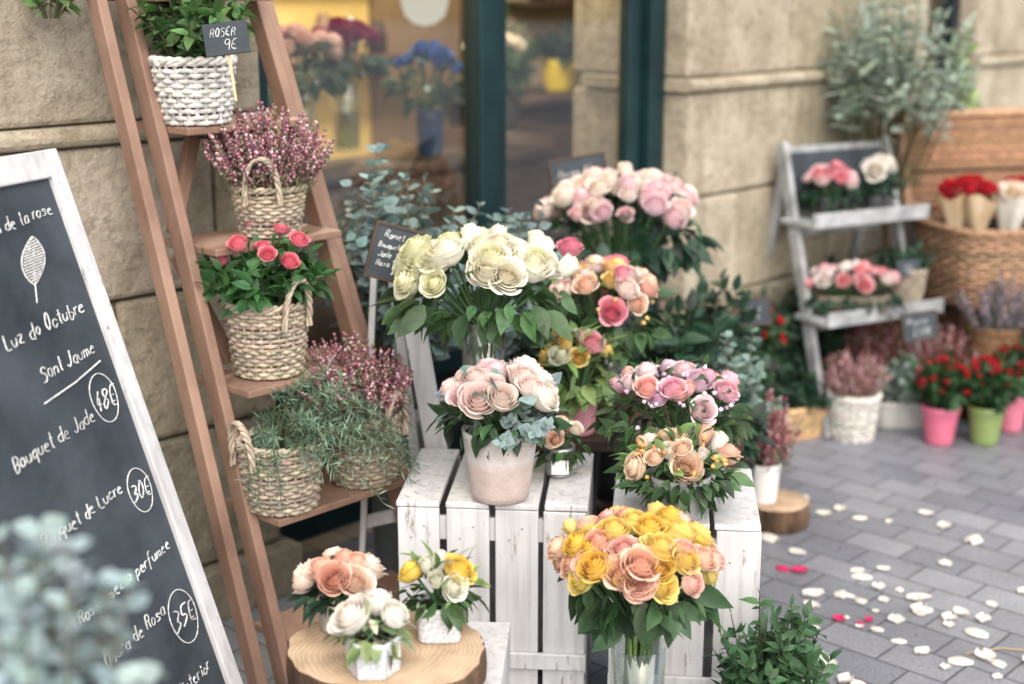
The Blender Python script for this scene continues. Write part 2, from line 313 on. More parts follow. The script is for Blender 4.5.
def put_roses(mb,P,D,rad,pairs,mat=0,bud=.15,clump=None):
    n=len(P)
    for k in range(n):
        isb=R.rand()<bud
        t=(BUDS[R.randint(2)] if isb else ROSES[R.randint(6)])
        ci,co=pairs[R.randint(len(pairs))]
        s_=rad*(1+R.normal()*.12)
        Rm=frames(D[k:k+1]+R.normal(size=(1,3))*.12,s_)
        j=1+R.normal()*.04
        mb.inst(t[0],t[1],Rm,P[k:k+1],np.clip(np.array([ci])*j*.93,0,.88),mat,np.clip(np.array([co])*j*.94,0,.88),t[2])
def bouquet(name,c,rx,ry,rz,pairs,n,rad,leafcol=GREEN,nl=120,lsize=.06,bind=None,maxphi=1.3,leaft=None,fill=None,parent=None,skirt=1.0,stemz=None,small=None,bud=.15,reach=.75,dn=.35):
    e=parent or empty(name,(c[0],c[1],0)); 
    cz=np.array([0,0,c[2]])
    S=np.array([rx,ry,rz])
    D=dome_dirs(n,maxphi,.14); P=cz+D*S*(1+R.normal(size=(n,1))*.06); ND=nrm(D/S*np.array([1,1,1])*S.mean()+[0,0,.25])
    mb=MB(); put_roses(mb,P,ND,rad,pairs,bud=bud); mb.make('roses',['petal'],e)
    b=np.array([0,0,bind if bind is not None else c[2]-rz*1.6])
    ms=MB()
    for k in range(n):
        p0=P[k]-ND[k]*rad*.4
        q=(p0+b)/2+np.array([0,0,-.1*rz]); 
        ms.tube([p0,q*.6+p0*.4,q*.7+b*.3,b+R.normal(size=3)*[.012,.012,0]],.0028,5,vary(GREEN,1)[0])
        if stemz is not None:
            bb=b+R.normal(size=3)*[.012,.012,0]; ang=R.rand()*6.28; ms.tube([bb,(np.array([math.cos(ang)*.03,math.sin(ang)*.03,stemz]))],.0028,5,vary(LGREEN*.7,1)[0])
    ms.make('stems',['stem'],e)
    ml=MB()
    m=nl//2; D2=dome_dirs(m,1.5,.3); P2=cz+D2*S*(.45+.26*R.rand(m,1)); G=nrm(D2+R.normal(size=(m,3))*.5)
    scatter_leaves(ml,P2,G,lsize*.65,leafcol,leaft or LEAF)
    m=int(nl*skirt); th=R.rand(m)*2*pi; t=R.rand(m)**.6
    rr=(.35+reach*t)
    P3=cz+np.stack([np.cos(th)*rx*rr,np.sin(th)*ry*rr,-rz*(.15+.7*(1-t)+.35*R.rand(m))],1)
    G=nrm(np.stack([np.cos(th),np.sin(th),-dn+R.normal(size=m)*.4],1)+R.normal(size=(m,3))*.32)
    scatter_leaves(ml,P3,G,lsize,leafcol,leaft or LEAF)
    if fill is not None:
        fc,fn,ft,fs,fr=fill
        D4=dome_dirs(fn,1.5,.3); P4=cz+D4*S*(.85+fr*R.rand(fn,1)); scatter_leaves(ml,P4,nrm(D4+R.normal(size=(fn,3))*.5),fs,fc,ft)
    ml.make('leaves',['leaf'],e)
    if small is not None:
        sc,sn,ssz=small; mf=MB(); D5=dome_dirs(sn,1.45,.3); P5=cz+D5*S*(1.0+.15*R.rand(sn,1))
        mf.inst(OCT[0],OCT[1],frames(D5,ssz*(1+R.rand(sn)*.5)),P5,vary(sc,sn,.2)); mf.make('small_flowers',['floret'],e)
    return e
def glass_vase(e,r,h,z0=0,flare=1.15,water=.55):
    mb=MB(); t=.003
    mb.lathe([(0.001,z0+.001),(r*.92,z0),(r*.95,z0+.01),(r,z0+h*.5),(r*flare,z0+h),(r*flare-t,z0+h),(r-t,z0+h*.5),(r*.95-t,z0+.012),(0.001,z0+.012)],40,mat=0)
    mb.make('glass_vase',['glass'],e)
    mw=MB(); mw.lathe([(0.001,z0+.014),(r*.95-t*2,z0+.014),(r-t*2,z0+h*.5),(r-t*2+.0,z0+h*water),(0.001,z0+h*water)],32); mw.make('water',['water'],e)
def pot(e,r1,r0,h,z0,col,mat='stoneware',rim=.0,name='pot',seg=40,shape=None,col2=None,split=.5,lip=0.0):
    mb=MB(); t=max(.004,r1*.06)
    P=[(r0*.9,z0),(r0,z0+.004)]
    m=8; C=[]
    for i in range(1,m+1):
        f=i/m; P.append((r0+(r1-r0)*f+(lip if f>.86 else 0),z0+h*f))
    P+= [(r1+lip-t,z0+h+.001),(r1-t,z0+h*.9),(r1-t*1.5,z0+h*.82),(0.001,z0+h*.82)]
    cols=np.tile(np.array(col,float),(len(P),1))
    if col2 is not None:
        for i,(a,b) in enumerate(P[:2+m]):
            if (b-z0)/h<split: cols[i]=col2
    cols[-2:]=[.03,.02,.015]
    mb.lathe(P,seg,cols,0,shape=shape,capb=True)
    return mb.make(name,[mat],e,smooth=(seg>12))
def sq(th,n=4.0): return 1/((np.abs(np.cos(th))**n+np.abs(np.sin(th))**n)**(1/n))
def ell(a,b,n=2.0):
    return lambda th: 1/((np.abs(np.cos(th)/a)**n+np.abs(np.sin(th)/b)**n)**(1/n))
def basket(name,loc,r1,r0,h,rz=0,col=sl((176,152,124)),handle=None,rows=11,stakes=22,shape=None,parent=None,soil=True,var=.16):
    e=parent or empty(name,loc,rz); mb=MB()
    z0=loc[2] if parent else 0; 
    tr=h/rows*.54; K=stakes*4; th=np.arange(K)*2*pi/K
    sh=shape(th) if shape is not None else np.ones(K)
    k=6; ph=np.arange(k)*2*pi/k
    for j in range(rows):
        f=(j+.5)/rows; r=r0+(r1-r0)*f**.8; amp=tr*.75
        rr=(r+amp*np.cos(th*stakes/2+j*pi)+R.normal(size=K)*tr*.14)
        rad=rr[:,None]*sh[:,None]+ (tr*1.0*np.cos(ph))[None]*1.0
        Z=z0+h*f+(tr*.95*np.sin(ph))[None]+R.normal()*tr*.18+R.normal(size=(K,1))*tr*.12+tr*.3*np.sin(th*1.0+j*.8)[:,None]
        V=np.stack([rad*np.cos(th)[:,None],rad*np.sin(th)[:,None],Z+0*rad],-1)
        i=np.arange(K)[:,None]; i2=(i+1)%K; q=np.arange(k)[None]; q2=(q+1)%k
        F=np.stack([i*k+q,i2*k+q,i2*k+q2,i*k+q2],-1).reshape(-1,4)
        cc=np.repeat(vary(col,1,var)*(1+var*.8*R.normal(size=(K,1))),k,0)
        mb.add(V.reshape(-1,3),F,np.clip(cc,.02,.9))
    for s_ in range(stakes):
        a=2*pi*(s_+.0)/stakes; m=float(shape(np.array([a]))[0]) if shape is not None else 1
        mb.tube([(math.cos(a)*r0*m,math.sin(a)*r0*m,z0),(math.cos(a)*(r0+(r1-r0)*.57)*m,math.sin(a)*(r0+(r1-r0)*.57)*m,z0+h*.5),(math.cos(a)*r1*m,math.sin(a)*r1*m,z0+h*1.01)],tr*.8,5,vary(col*.85,1,.1)[0])
    rt=max(tr,.0045)
    for q in range(2):
        rr=r1*1.02+rt*.8*np.cos(th*stakes/2.0+q*pi); zz=z0+h*1.02+rt*.9*np.sin(th*stakes/2.0+q*pi)
        pts=np.stack([np.cos(th)*rr*sh,np.sin(th)*rr*sh,zz],1); pts=np.vstack([pts,pts[:1]])
        mb.tube(pts,rt*.95,6,vary(col*1.05,1,.08)[0])
    if handle:
        for (hh,hw,hrot) in handle:
            for q in range(3):
                t=np.linspace(0,1,50); a=pi*t
                x=-np.cos(a)*hw; z=z0+h*.72+np.sin(a)**.7*(hh+h*.28); y=-(r1*1.06+.012*np.sin(a))+0*x
                ox=.0045*np.cos(t*30+q*2.09); oy=.0045*np.sin(t*30+q*2.09)
                X=(x+ox*.7)*math.cos(hrot)-(y+oy)*math.sin(hrot); Y=(x+ox*.7)*math.sin(hrot)+(y+oy)*math.cos(hrot)
                mb.tube(np.stack([X,Y,z+ox*.5],1),.004,5,vary(col,1,.1)[0])
    mb.make('wicker_weave',['wicker'],e)
    ml=MB(); ml.lathe([(r0*.94,z0+.002),(r0*.955,z0+.01),(r1*.95-tr,z0+h*.97),(r1*.93-tr,z0+h*.97),(r1*.9-tr,z0+h*.86),(.001,z0+h*.86)],32,(.05,.04,.03),0,shape=shape,capb=True)
    ml.make('liner_and_soil',['soil'],e)
    return e
def heather(e,z,r,h,n=110,col=sl((168,116,128)),lean=(0,0),stemcol=sl((112,114,88)),c=(0,0)):
    mb=MB(); fl=18; P=[];D=[]
    for i in range(n):
        th=R.rand()*2*pi; t=R.rand()**.6; o=np.array([c[0]+math.cos(th)*r*.35*t,c[1]+math.sin(th)*r*.35*t,z-.01])
        tip=np.array([c[0]+math.cos(th)*r*t*1.05+lean[0],c[1]+math.sin(th)*r*t*1.05+lean[1],z+h*(1-.38*t*t)*(.7+.42*R.rand())])
        mid=(o+tip)/2+np.array([math.cos(th)*r*.1*t,math.sin(th)*r*.1*t,-.0])
        mb.tube([o,mid,tip],.0012,3,vary(stemcol,1)[0],1)
        s_=np.linspace(.25,1,fl)+R.normal(size=fl)*.01
        q=((1-s_)**2)[:,None]*o+(2*s_*(1-s_))[:,None]*mid+(s_**2)[:,None]*tip
        a=R.rand(fl)*6.28; wd=.0045*(1.25-.8*s_)
        q=q+np.stack([np.cos(a)*wd,np.sin(a)*wd,0*a],1); P.append(q); D.append(nrm(tip-o)[None]+R.normal(size=(fl,3))*.6)
    P=np.concatenate(P);D=np.concatenate(D);m=len(P)
    cols=vary(col,m,.26); g=R.rand(m)<.18; cols[g]=vary(sl((150,150,120)),g.sum()); w=R.rand(m)<.18; cols[w]=vary(sl((218,184,190)),w.sum(),.1)
    mb.inst(OCT[0],OCT[1],frames(D,.0034*(1+R.rand(m)*.5)),P,cols)
    k=n*5; th=R.rand(k)*6.28; rr=r*.75*R.rand(k)**.5
    Pn=np.stack([c[0]+np.cos(th)*rr,c[1]+np.sin(th)*rr,z+h*.32*R.rand(k)],1); scatter_leaves(mb,Pn,R.normal(size=(k,3))*[.6,.6,.5]+[0,0,.7],.022,sl((100,112,78)),NEED,1)
    mb.make('heather_sprigs',['floret','leaf'],e)
def bush(e,z,r,h,nst=26,per=14,size=.035,col=GREEN,tmpl=LEAF,mat='leaf',c=(0,0),droop=0,spread=1.0,twig=sl((80,84,56)),name='foliage',tw=.0016,inner=.15,lean=(0,0),a=.28,low=None,root=.2):
    mb=MB(); PP=[];DD=[]
    for i in range(nst):
        th=R.rand()*2*pi; t=R.rand()**.5
        o=np.array([c[0]+math.cos(th)*r*root*t,c[1]+math.sin(th)*r*root*t,z])
        tip=np.array([c[0]+math.cos(th)*r*t*spread+lean[0],c[1]+math.sin(th)*r*t*spread+lean[1],z+h*(1-(.45+droop)*t*t)*(.72+.36*R.rand())])
        if low: tip[2]=z+h*(low+(1-low)*R.rand())*(1-.3*t*t)
        mid=(o+tip)/2+np.array([math.cos(th)*r*.05,math.sin(th)*r*.05,h*(.1+droop*.5)])
        s_=np.linspace(0,1,7); q=((1-s_)**2)[:,None]*o+(2*s_*(1-s_))[:,None]*mid+(s_**2)[:,None]*tip
        mb.tube(q,np.linspace(tw*1.4,tw*.6,7),4,vary(twig,1)[0],1)
        s_=inner+(1-inner)*np.sort(R.rand(per)); s_[-1]=1
        q=((1-s_)**2)[:,None]*o+(2*s_*(1-s_))[:,None]*mid+(s_**2)[:,None]*tip
        ax=nrm(tip-o); d=R.normal(size=(per,3)); d=nrm(d-(d@ax)[:,None]*ax)+ax*.45; d[-1]=ax
        PP.append(q); DD.append(d)
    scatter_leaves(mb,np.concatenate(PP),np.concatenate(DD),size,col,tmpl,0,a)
    return mb.make(name,[mat,'stem'],e)
def eucal(e,z,r,h,nst=14,per=9,size=.035,c=(0,0),col=EUC,lean=(0,0),name='eucalyptus_sprigs',z0=None):
    mb=MB()
    for i in range(nst):
        th=R.rand()*2*pi; t=(.2+.8*R.rand())
        o=np.array([c[0]+math.cos(th)*r*.12,c[1]+math.sin(th)*r*.12,z]); 
        tip=np.array([c[0]+math.cos(th)*r*t+lean[0],c[1]+math.sin(th)*r*t+lean[1],z+h*(1-.5*t*t)*(.75+.3*R.rand())])
        mid=(o+tip)/2+np.array([0,0,h*.15])
        s_=np.linspace(0,1,8); q=((1-s_)**2)[:,None]*o+(2*s_*(1-s_))[:,None]*mid+(s_**2)[:,None]*tip
        mb.tube(q,np.linspace(.0028,.0012,8),5,sl((120,110,92)),1)
        s_=np.linspace(.3,1,per); q=((1-s_)**2)[:,None]*o+(2*s_*(1-s_))[:,None]*mid+(s_**2)[:,None]*tip
        ax=nrm(tip-o); a=R.rand()*3; P=[];D=[];S_=[]
        b1=nrm(np.cross(ax,[.2,.1,1])); b2=np.cross(ax,b1)
        for k in range(per):
            aa=a+k*pi/2
            for sg in(1,-1):
                P.append(q[k]); D.append(sg*(math.cos(aa)*b1+math.sin(aa)*b2)+ax*.5); S_.append(size*(1.15-.55*s_[k])*(1+R.normal()*.12))
        P=np.array(P);D=np.array(D); up=np.tile(ax,(len(P),1))+R.normal(size=(len(P),3))*.35
        mb.inst(ROUND[0],ROUND[1],frames(D,np.array(S_),up),P,vary(col,len(P),.14),0,tone=ROUND[2])
    return mb.make(name,['eucal','stem'],e)
# stroke lettering ---------------------------------------------------
FONT={'a':"35 15 03 12 32|35 32",'b':"08 02 22 33 34 25 05",'c':"34 25 15 04 03 12 22 33",'d':"35 15 04 03 12 32|38 32",'e':"04 34 25 15 04 03 12 32",'g':"35 15 04 03 12 33|35 31 20 00",'h':"08 02|04 15 25 34 32",'i':"15 12|16 17",'j':"25 21 10 00",'l':"18 12 22",'m':"05 02|04 15 24 22|24 35 44 42",'n':"05 02|04 15 25 34 32",'o':"15 04 03 12 22 33 34 25 15",'p':"05 00|04 15 25 34 33 22 02",'r':"05 02|04 15 25",'s':"34 15 04 33 22 02",'t':"18 13 22|06 26",'u':"05 03 12 22 33|35 32",'v':"05 12 35",'z':"05 35 02 32",'q':"35 15 04 03 12 33|35 30",'f':"38 28 17 10|05 25",'k':"08 02|35 03 32",'B':"08 02 22 33 34 25 05|08 28 37 36 25",'L':"08 02 32",'J':"38 33 22 12 03",'S':"37 28 18 07 06 25 34 33 22 02",'R':"02 08 28 37 36 25 05|25 32",'G':"37 28 18 06 04 12 32 34 24",'O':"18 06 04 12 22 34 36 28 18",'D':"08 02 22 34 36 28 08",'P':"02 08 28 37 36 25 05",'0':"18 06 04 12 22 34 36 28 18",'3':"08 28 37 26 15 25 34 23 02",'4':"28 04 34|26 22",'5':"38 08 05 25 34 23 02",'8':"18 07 25 34 23 12 03 04 26 37 28 18",'9':"36 25 15 06 07 18 28 37 36 32",'E':"38 18 06 04 12 32|05 25|03 23",',':"12 01",'2':"07 18 28 36 02 32",'1':"16 28 22",'6':"38 17 04 03 12 22 33 24 04"}
def textlen(text,h):
    u=h/6.; cx=0
    for ch in text:
        if ch==' ': cx+=u*2.6; continue
        g=FONT.get(ch,"00 30"); cx+=(max(int(p[0]) for st in g.split('|') for p in st.split())*.85+1.25)*u
    return cx
def write(mb,text,x,y,h,frame,w=.0022,slant=.22,col=(.72,.73,.72)):
    u=h/6.; cx=x
    for ch in text:
        if ch==' ': cx+=u*2.6; continue
        g=FONT.get(ch)
        if g is None: cx+=u*3; continue
        mxx=max(int(p[0]) for st in g.split('|') for p in st.split())
        jy=R.normal()*h*.05
        for st in g.split('|'):
            pts=[(int(p[0]),int(p[1])) for p in st.split()]
            P=np.array(pts,float)
            if len(P)>2:
                P=P+R.normal(size=P.shape)*.18
                for _ in range(2):
                    Q=[P[0]]
                    for a,b in zip(P[:-1],P[1:]): Q+= [a*.75+b*.25,a*.25+b*.75]
                    Q.append(P[-1]); P=np.array(Q)
            X=cx+(P[:,0]*.85+(P[:,1]-2)*slant)*u; Y=y+(P[:,1]-2)*u+jy
            mb.tube([frame(a,b) for a,b in zip(X,Y)],w*(.75+.4*R.rand()),4,np.array(col)*(.65+.4*R.rand()))
        cx+=(mxx*.85+1.25)*u
    return cx
def price_tag(name,c,w,h,rz,tilt,lines,stick=0,frame=True,rx=0.25,thk=.006):
    e=empty(name,c,rz); e.rotation_euler=(-rx,tilt,rz)
    mb=MB(); mb.box((0,0,h/2),(w,thk,h),mat=0)
    if frame:
        f=.006
        for zz in(-f/2,h+f/2): mb.box((0,-.001,zz),(w+2*f,thk+.004,f),mat=1)
        for xx in(-w/2-f/2,w/2+f/2): mb.box((xx,-.001,h/2),(f,thk+.004,h),mat=1)
    if stick: mb.box((0,.002+thk*.5,-stick/2+h*.2),(.005,.003,stick+h*.4),mat=1)
    mb.make('slate',['slate','darkwood' if frame else 'lightwood'],e,smooth=False)
    if lines:
        mt=MB(); fr=lambda x,y:(x,-thk/2-.0008,y)
        for (t,x,y,hh) in lines: write(mt,t,-w/2+x*w,y*h,hh*h,fr,w=.0010 if h<.09 else .0012)
        mt.make('chalk_text',['chalk'],e)
    return e
# ================================================================== SETTING
bang=math.radians(46.76); W0=(-.84,3.12)
gp=MB(); gp.add([(-60,-60,0),(60,-60,0),(60,60,0),(-60,60,0)],np.array([[0,1,2,3]])); gp.make('pavement',['pave'])
B=empty('stone_shop_building',(W0[0],W0[1],0),bang)
def blocks(mb,s0,s1,z0,z1,y0,y1,course,blen,first=0,protr=0):
    z=z0;row=0
    while z<z1-.01:
        zt=min(z+course,z1); s_=s0; k=0
        L0=blen*(.5 if row%2 else 1)
        while s_<s1-.01:
            e=min(s_+(L0 if k==0 else blen*(1+R.normal()*.06)),s1)
            if s1-e<.12: e=s1
            g=.007; tone=np.clip(1+R.normal()*.08,.80,1.14); hue=np.array([1+R.normal()*.012,1,1-R.normal()*.03])
            dy=R.normal()*.003
            mb.box(((s_+e)/2,(y0+y1)/2+dy,(z+zt)/2),(e-s_-g,y1-y0,zt-z-g),tone*hue)
            s_=e;k+=1
        z=zt;row+=1
st=MB()
segs=[(-7.0,.38),(2.06,3.65),(4.1,11.0)]
for a,b in segs:
    blocks(st,a,b,.13,1.171,0,.5,.347,.60)
    blocks(st,a,b,1.214,4.3,.010,.5,.347,.60)
blocks(st,-7,11,4.302,7.7,.012,.5,.347,.8)
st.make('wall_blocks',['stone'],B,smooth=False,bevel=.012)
mt=MB()
for a,b in segs:
    prof=[(-.002,1.171),(-.016,1.175),(-.022,1.186),(-.022,1.198),(-.014,1.208),(-.004,1.214),(.45,1.214),(.45,1.171)]
    n=len(prof); ss=np.linspace(a-.010,b+.010,2)
    V=[(s_,p[0],p[1]) for s_ in ss for p in prof]
    F=[np.array([[i,(i+1)%n,n+(i+1)%n,n+i] for i in range(n)]),np.array([list(range(n))[::-1],list(range(n,2*n))])]
    mt.add(V,F)
    mt.box(((a+b)/2,.235,.064),(b-a+.05,.55,.128))
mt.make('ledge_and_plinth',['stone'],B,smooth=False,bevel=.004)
mm=MB()
for a,b in segs: mm.box(((a+b)/2,.26,2.2),(b-a-.03,.45,4.35))
mm.box((2,.27,6),(17.9,.44,3.3)); mm.make('mortar_core',['mortar'],B,smooth=False)
fr=MB(); y=.13
def fb(s0,s1,z0,z1,yy=y,t=.07,mat=0): fr.box(((s0+s1)/2,yy,(z0+z1)/2),(s1-s0,t,z1-z0),mat=mat)
fb(.385,.46,0,2.9); fb(1.20,1.275,0,2.9); fb(1.975,2.055,0,2.9); fb(1.90,1.96,.0,2.6,.145,.045); fb(1.29,1.335,.0,2.6,.145,.045)
fb(.385,2.055,2.902,3.05); fb(.462,1.198,.05,.42,.14,.04); fb(.462,1.198,.423,.49); fb(1.337,1.898,.03,.40,.15,.03); fb(1.337,1.898,.402,.45,.145,.045)
fb(.385,2.055,3.052,4.3,.16,.05)
fb(3.655,3.72,0,3,mat=1); fb(4.03,4.095,0,3,mat=1); fb(3.725,4.025,.0,1.0,.15,.05,mat=1); fb(3.725,4.025,2.9,3.0,mat=1); fb(3.655,4.095,3.002,4.3,.16,.05,mat=1); fb(3.86,3.89,1.002,2.898,.14,.03,mat=1)
fr.make('green_shopfront_frame',['green','darkpaint'],B,smooth=False,bevel=.006)
gl=MB(); gl.box((.83,.14,1.69),(.74,.006,2.4)); gl.box((1.617,.15,1.52),(.56,.006,2.13)); gl.box((3.88,.15,1.95),(.3,.006,1.9)); gl.make('glass_panes',['pane'],B,smooth=False)
it=MB()
it.box((2.3,1.5,.05),(5.9,2.4,.06),mat=2); it.box((2.3,1.6,3.3),(6.2,2.7,.08),mat=1)
it.box((1.0,2.2,1.7),(3.2,.06,3.1),mat=0); it.box((2.91,2.19,1.7),(.60,.06,3.1),mat=2); it.box((4.25,2.2,1.7),(2.06,.06,3.1),mat=1)
it.box((-.58,1.35,1.7),(.06,1.63,3.1),mat=0); it.box((5.3,1.35,1.7),(.06,1.63,3.1),mat=1)
it.box((4.1,.9,1.7),(1.2,.03,3.1),mat=2)
it.make('interior_walls',['yellowwall','creamwall','brownwall'],B,smooth=False)
fu=MB()
fu.box((1.35,.75,.93),(1.5,.30,.04)); fu.box((1.35,.75,.46),(1.42,.26,.88))
fu.box((4.0,1.85,.5),(1.9,.5,.96)); fu.box((4.0,1.84,1.0),(2.0,.56,.04))
fu.box((4.1,2.08,1.42),(1.3,.2,.03)); fu.box((2.0,2.08,1.20),(1.3,.2,.03),mat=1); fu.box((3.22,2.10,1.65),(.10,.12,3.0))
fu.box((4.1,2.14,1.65),(.5,.03,.34),mat=1); fu.box((2.5,1.2,.50),(.5,.4,.9),mat=0)
fu.box((1.9,2.08,1.62),(1.2,.18,.025),mat=0)
for i in range(8):
    k=i%3; hh=.12+.06*((i*7)%4)/3
    fu.lathe([(.001,0),(.03+.01*k,0),(.045,hh*.5),(.03,hh*.9),(.02,hh)],16,mat=(2,0,1)[k],c=(1.5+i*.15,2.06,1.216))
for i in range(7):
    fu.lathe([(.001,0),(.04,0),(.05,.1),(.03,.18),(.02,.2)],16,mat=i%3,c=(3.6+i*.17,2.06,1.436))
fu.make('shop_furniture',['darkwood','brownwood','steel'],B,smooth=True)
def shop_vase(s_,yy,z,pairs,n,rad,r,col=None):
    e=empty('vase_bouquet',(0,0,0)); e.parent=B; e.location=(s_,yy,z)
    bouquet('x',(0,0,.32),r,r,r*.7,pairs,n,rad,DGREEN,60,.055,bind=.18,parent=e)
    if col is None: glass_vase(e,.045,.22)
    else: pot(e,.05,.04,.2,0,col,'ceramic')
PINK=[(sl((224,104,140)),sl((242,165,185)))]; RED=[(sl((170,16,32)),sl((206,34,50)))]
shop_vase(1.05,.72,.972,PINK+[(sl((235,180,170)),sl((245,215,205)))],12,.032,.12)
shop_vase(1.28,.78,.99,[(sl((110,20,60)),sl((150,44,90)))],10,.032,.10)
shop_vase(1.62,.75,.90,[(sl((50,80,146)),sl((76,110,176)))],14,.03,.11,sl((40,60,90)))
shop_vase(1.95,.78,.952,[(sl((236,214,190)),sl((246,236,220)))],10,.03,.10,sl((200,204,200)))
for (s_,yy,z,r,h) in((.80,.70,.952,.14,.24),(2.45,1.2,.955,.15,.30)):
    ep=empty('shop_plant',(0,0,0)); ep.parent=B; ep.location=(s_,yy,z); pot(ep,.07,.055,.12,0,sl((80,84,86)),'ceramic'); bush(ep,.1,r,h,22,12,.06,GREEN)
ey=empty('yellow_pot_plant',(0,0,0)); ey.parent=B; ey.location=(3.42,1.75,1.022); pot(ey,.09,.07,.15,0,sl((216,196,70)),'ceramic'); bush(ey,.12,.15,.18,16,10,.06,DGREEN)
lp=MB()
lp.lathe([(.001,-.09),(.042,-.08),(.075,-.052),(.09,0),(.075,.052),(.042,.08),(.02,.09)],28,mat=0); lp.tube([(0,0,.09),(0,0,1.75)],.004,5,mat=1)
lo=lp.make('pendant_globe_lamp',['lamp','steel'],B,(2.03,1.2,1.45))
pl=bpy.data.lights.new('shop_lamp','POINT'); pl.energy=165; pl.color=(1,.89,.72); pl.shadow_soft_size=.12
po=bpy.data.objects.new('shop_lamp',pl); bpy.context.scene.collection.objects.link(po); po.parent=B; po.location=(1.9,1.2,2.4)
# ================================================================== LADDER SHELF
d=np.array([math.cos(bang),math.sin(bang),0]); nn=np.array([-math.sin(bang),math.cos(bang),0])
def Lp(z): return np.array([-.552-.232*(z-.45),2.772+.212*(z-.45),z])
def Lw(z): return .40-.075*(z-.45)
lad=MB(); top=1.72
A0,A1=Lp(0.0),Lp(top); lad.beam(A0,A1,.024,.045,d)
B0=Lp(0.0)+d*Lw(0); B1=Lp(top)+d*Lw(top); lad.beam(B0,B1,.024,.045,d)
off=-d*.062+nn*.006
lad.beam(A0+off,A1+off,.024,.04,d); off2=d*.048+nn*.03
lad.beam(B0+off2,B1+off2,.022,.036,d)
SH=[.19,.45,.707,.988,1.227,1.49]
for z in SH:
    a=Lp(z)+d*.014; b=Lp(z)+d*(Lw(z)-.014); lad.beam(a-[0,0,.010],b-[0,0,.010],.19,.016,nn)
lad.beam(Lp(.988)+d*.015+nn*.05-[0,0,.03],Lp(.72)+d*.1+nn*.08,.02,.03,nn)
lad.beam(Lp(1.22)+d*.13+nn*.06-[0,0,.03],Lp(1.0)+d*.02+nn*.06,.02,.03,nn)
lad.beam(Lp(top)+off+d*.0,Lp(top)+d*Lw(top)+off2,.06,.03,nn)
lad.make('wooden_ladder_shelf',['brownwood'],None,smooth=False,bevel=.003)
WK=sl((176,162,144)); WKW=sl((210,207,201))
e=basket('white_wicker_basket_plant',(-.655,2.974,1.229),.080,.064,.125,col=WKW*1.05,rows=12,stakes=24,var=.07)
bush(e,.10,.13,.21,50,18,.030,sl((84,120,70)))
e=basket('heather_basket',(-.515,2.999,.990),.074,.056,.10,rz=.2,col=WK,handle=[(.07,.036,-.2)],rows=12,stakes=26); heather(e,.09,.135,.17,170)
e=basket('pink_rose_basket',(-.515,2.916,.709),.086,.066,.15,rz=.0,col=WK,handle=[(.06,.034,.9)],rows=17,stakes=28)
bush(e,.12,.145,.16,56,16,.034,sl((66,108,62)))
mb=MB(); P=np.array([(-.085,-.03,.245),(-.04,-.07,.285),(.0,-.02,.27),(.03,.03,.30),(.06,-.05,.245),(-.11,.02,.24),(.02,-.08,.265),(-.03,.04,.31),(.075,-.02,.285)]); put_roses(mb,P,nrm((P-[0,0,.1])*[1.4,1.4,1]+[0,-.06,0]),.019,[(sl((232,92,118)),sl((247,152,166)))],bud=.0)
for p in P: mb.tube([p-[0,0,.008],p*[.4,.4,.5]+[0,0,.06]],.0018,4,GREEN,0)
mb.make('pink_roses',['petal'],e)
e=basket('rosemary_basket',(-.479,2.80,.452),.086,.068,.14,rz=.3,col=WK,handle=[(.06,.036,-1.1)],rows=16,stakes=28)
bush(e,.11,.18,.17,90,60,.020,ROSEM,NEED,droop=1.0,lean=(.10,-.01),spread=1.1,a=.2,tw=.0014)
e=basket('heather_basket',(-.325,2.965,.452),.084,.066,.15,rz=.3,col=WK*.95,handle=[(.06,.036,.7)],rows=17,stakes=28); heather(e,.13,.14,.18,170,sl((170,118,128)),(-.03,0))
price_tag('price_tag',(-.545,2.79,1.375),.085,.062,.15,-.12,[('ROSER',.14,.56,.26),('9E',.42,.1,.34)],stick=.09,frame=False)
# ================================================================== CHALKBOARD A-FRAME
bx=nrm(np.array([.35,.94,0])); base=np.array([-.437,2.40,.0]); topv=np.array([-.82,2.543,1.22]); by=nrm(topv-base); BH=np.linalg.norm(topv-base)
bn=np.cross(bx,by); BW=.60
org=base-bx*BW
def bf(x,y,o=0.0): return org+bx*x+by*y+bn*o
cb=MB(); fw=.036
cb.beam(bf(fw/2,0),bf(fw/2,BH),fw,.022,bx,mat=0); cb.beam(bf(BW-fw/2,0),bf(BW-fw/2,BH),fw,.022,bx,mat=0)
cb.beam(bf(fw,BH-.025),bf(BW-fw,BH-.025),.05,.022,by,mat=0); cb.beam(bf(fw,.12),bf(BW-fw,.12),.05,.022,by,mat=0)
Rm=np.stack([bx,by,bn],1); cb.box(bf(BW/2,BH/2+.06,-.003),(BW-2*fw,BH-.2,.008),mat=1,R_=Rm)
back=nrm(np.array([-bn[0],-bn[1],0]))
for x in(.03,BW-.03): cb.beam(bf(x,BH-.02,-.026),np.array([*(bf(x,0)+back*.52)[:2],0.0]),.03,.018,bx,mat=0)
E=empty('chalkboard_sign'); cb.make('board_and_frame',['worn','slate'],E,smooth=False,bevel=.003)
ct=MB()
def tilt_frame(x0,y0,a): 
    return lambda x,y:bf(x0+(x-x0)*math.cos(a)-(y-y0)*math.sin(a),y0+(x-x0)*math.sin(a)+(y-y0)*math.cos(a),.0025)
f2=lambda x,y:bf(x,y,.0025)
def rwrite(t,xr,y,h,a=.11,w=.0014):
    L=textlen(t,h); write(ct,t,xr-L,y-L*a*.5,h,tilt_frame(xr-L,y-L*a*.5,a),w=w)
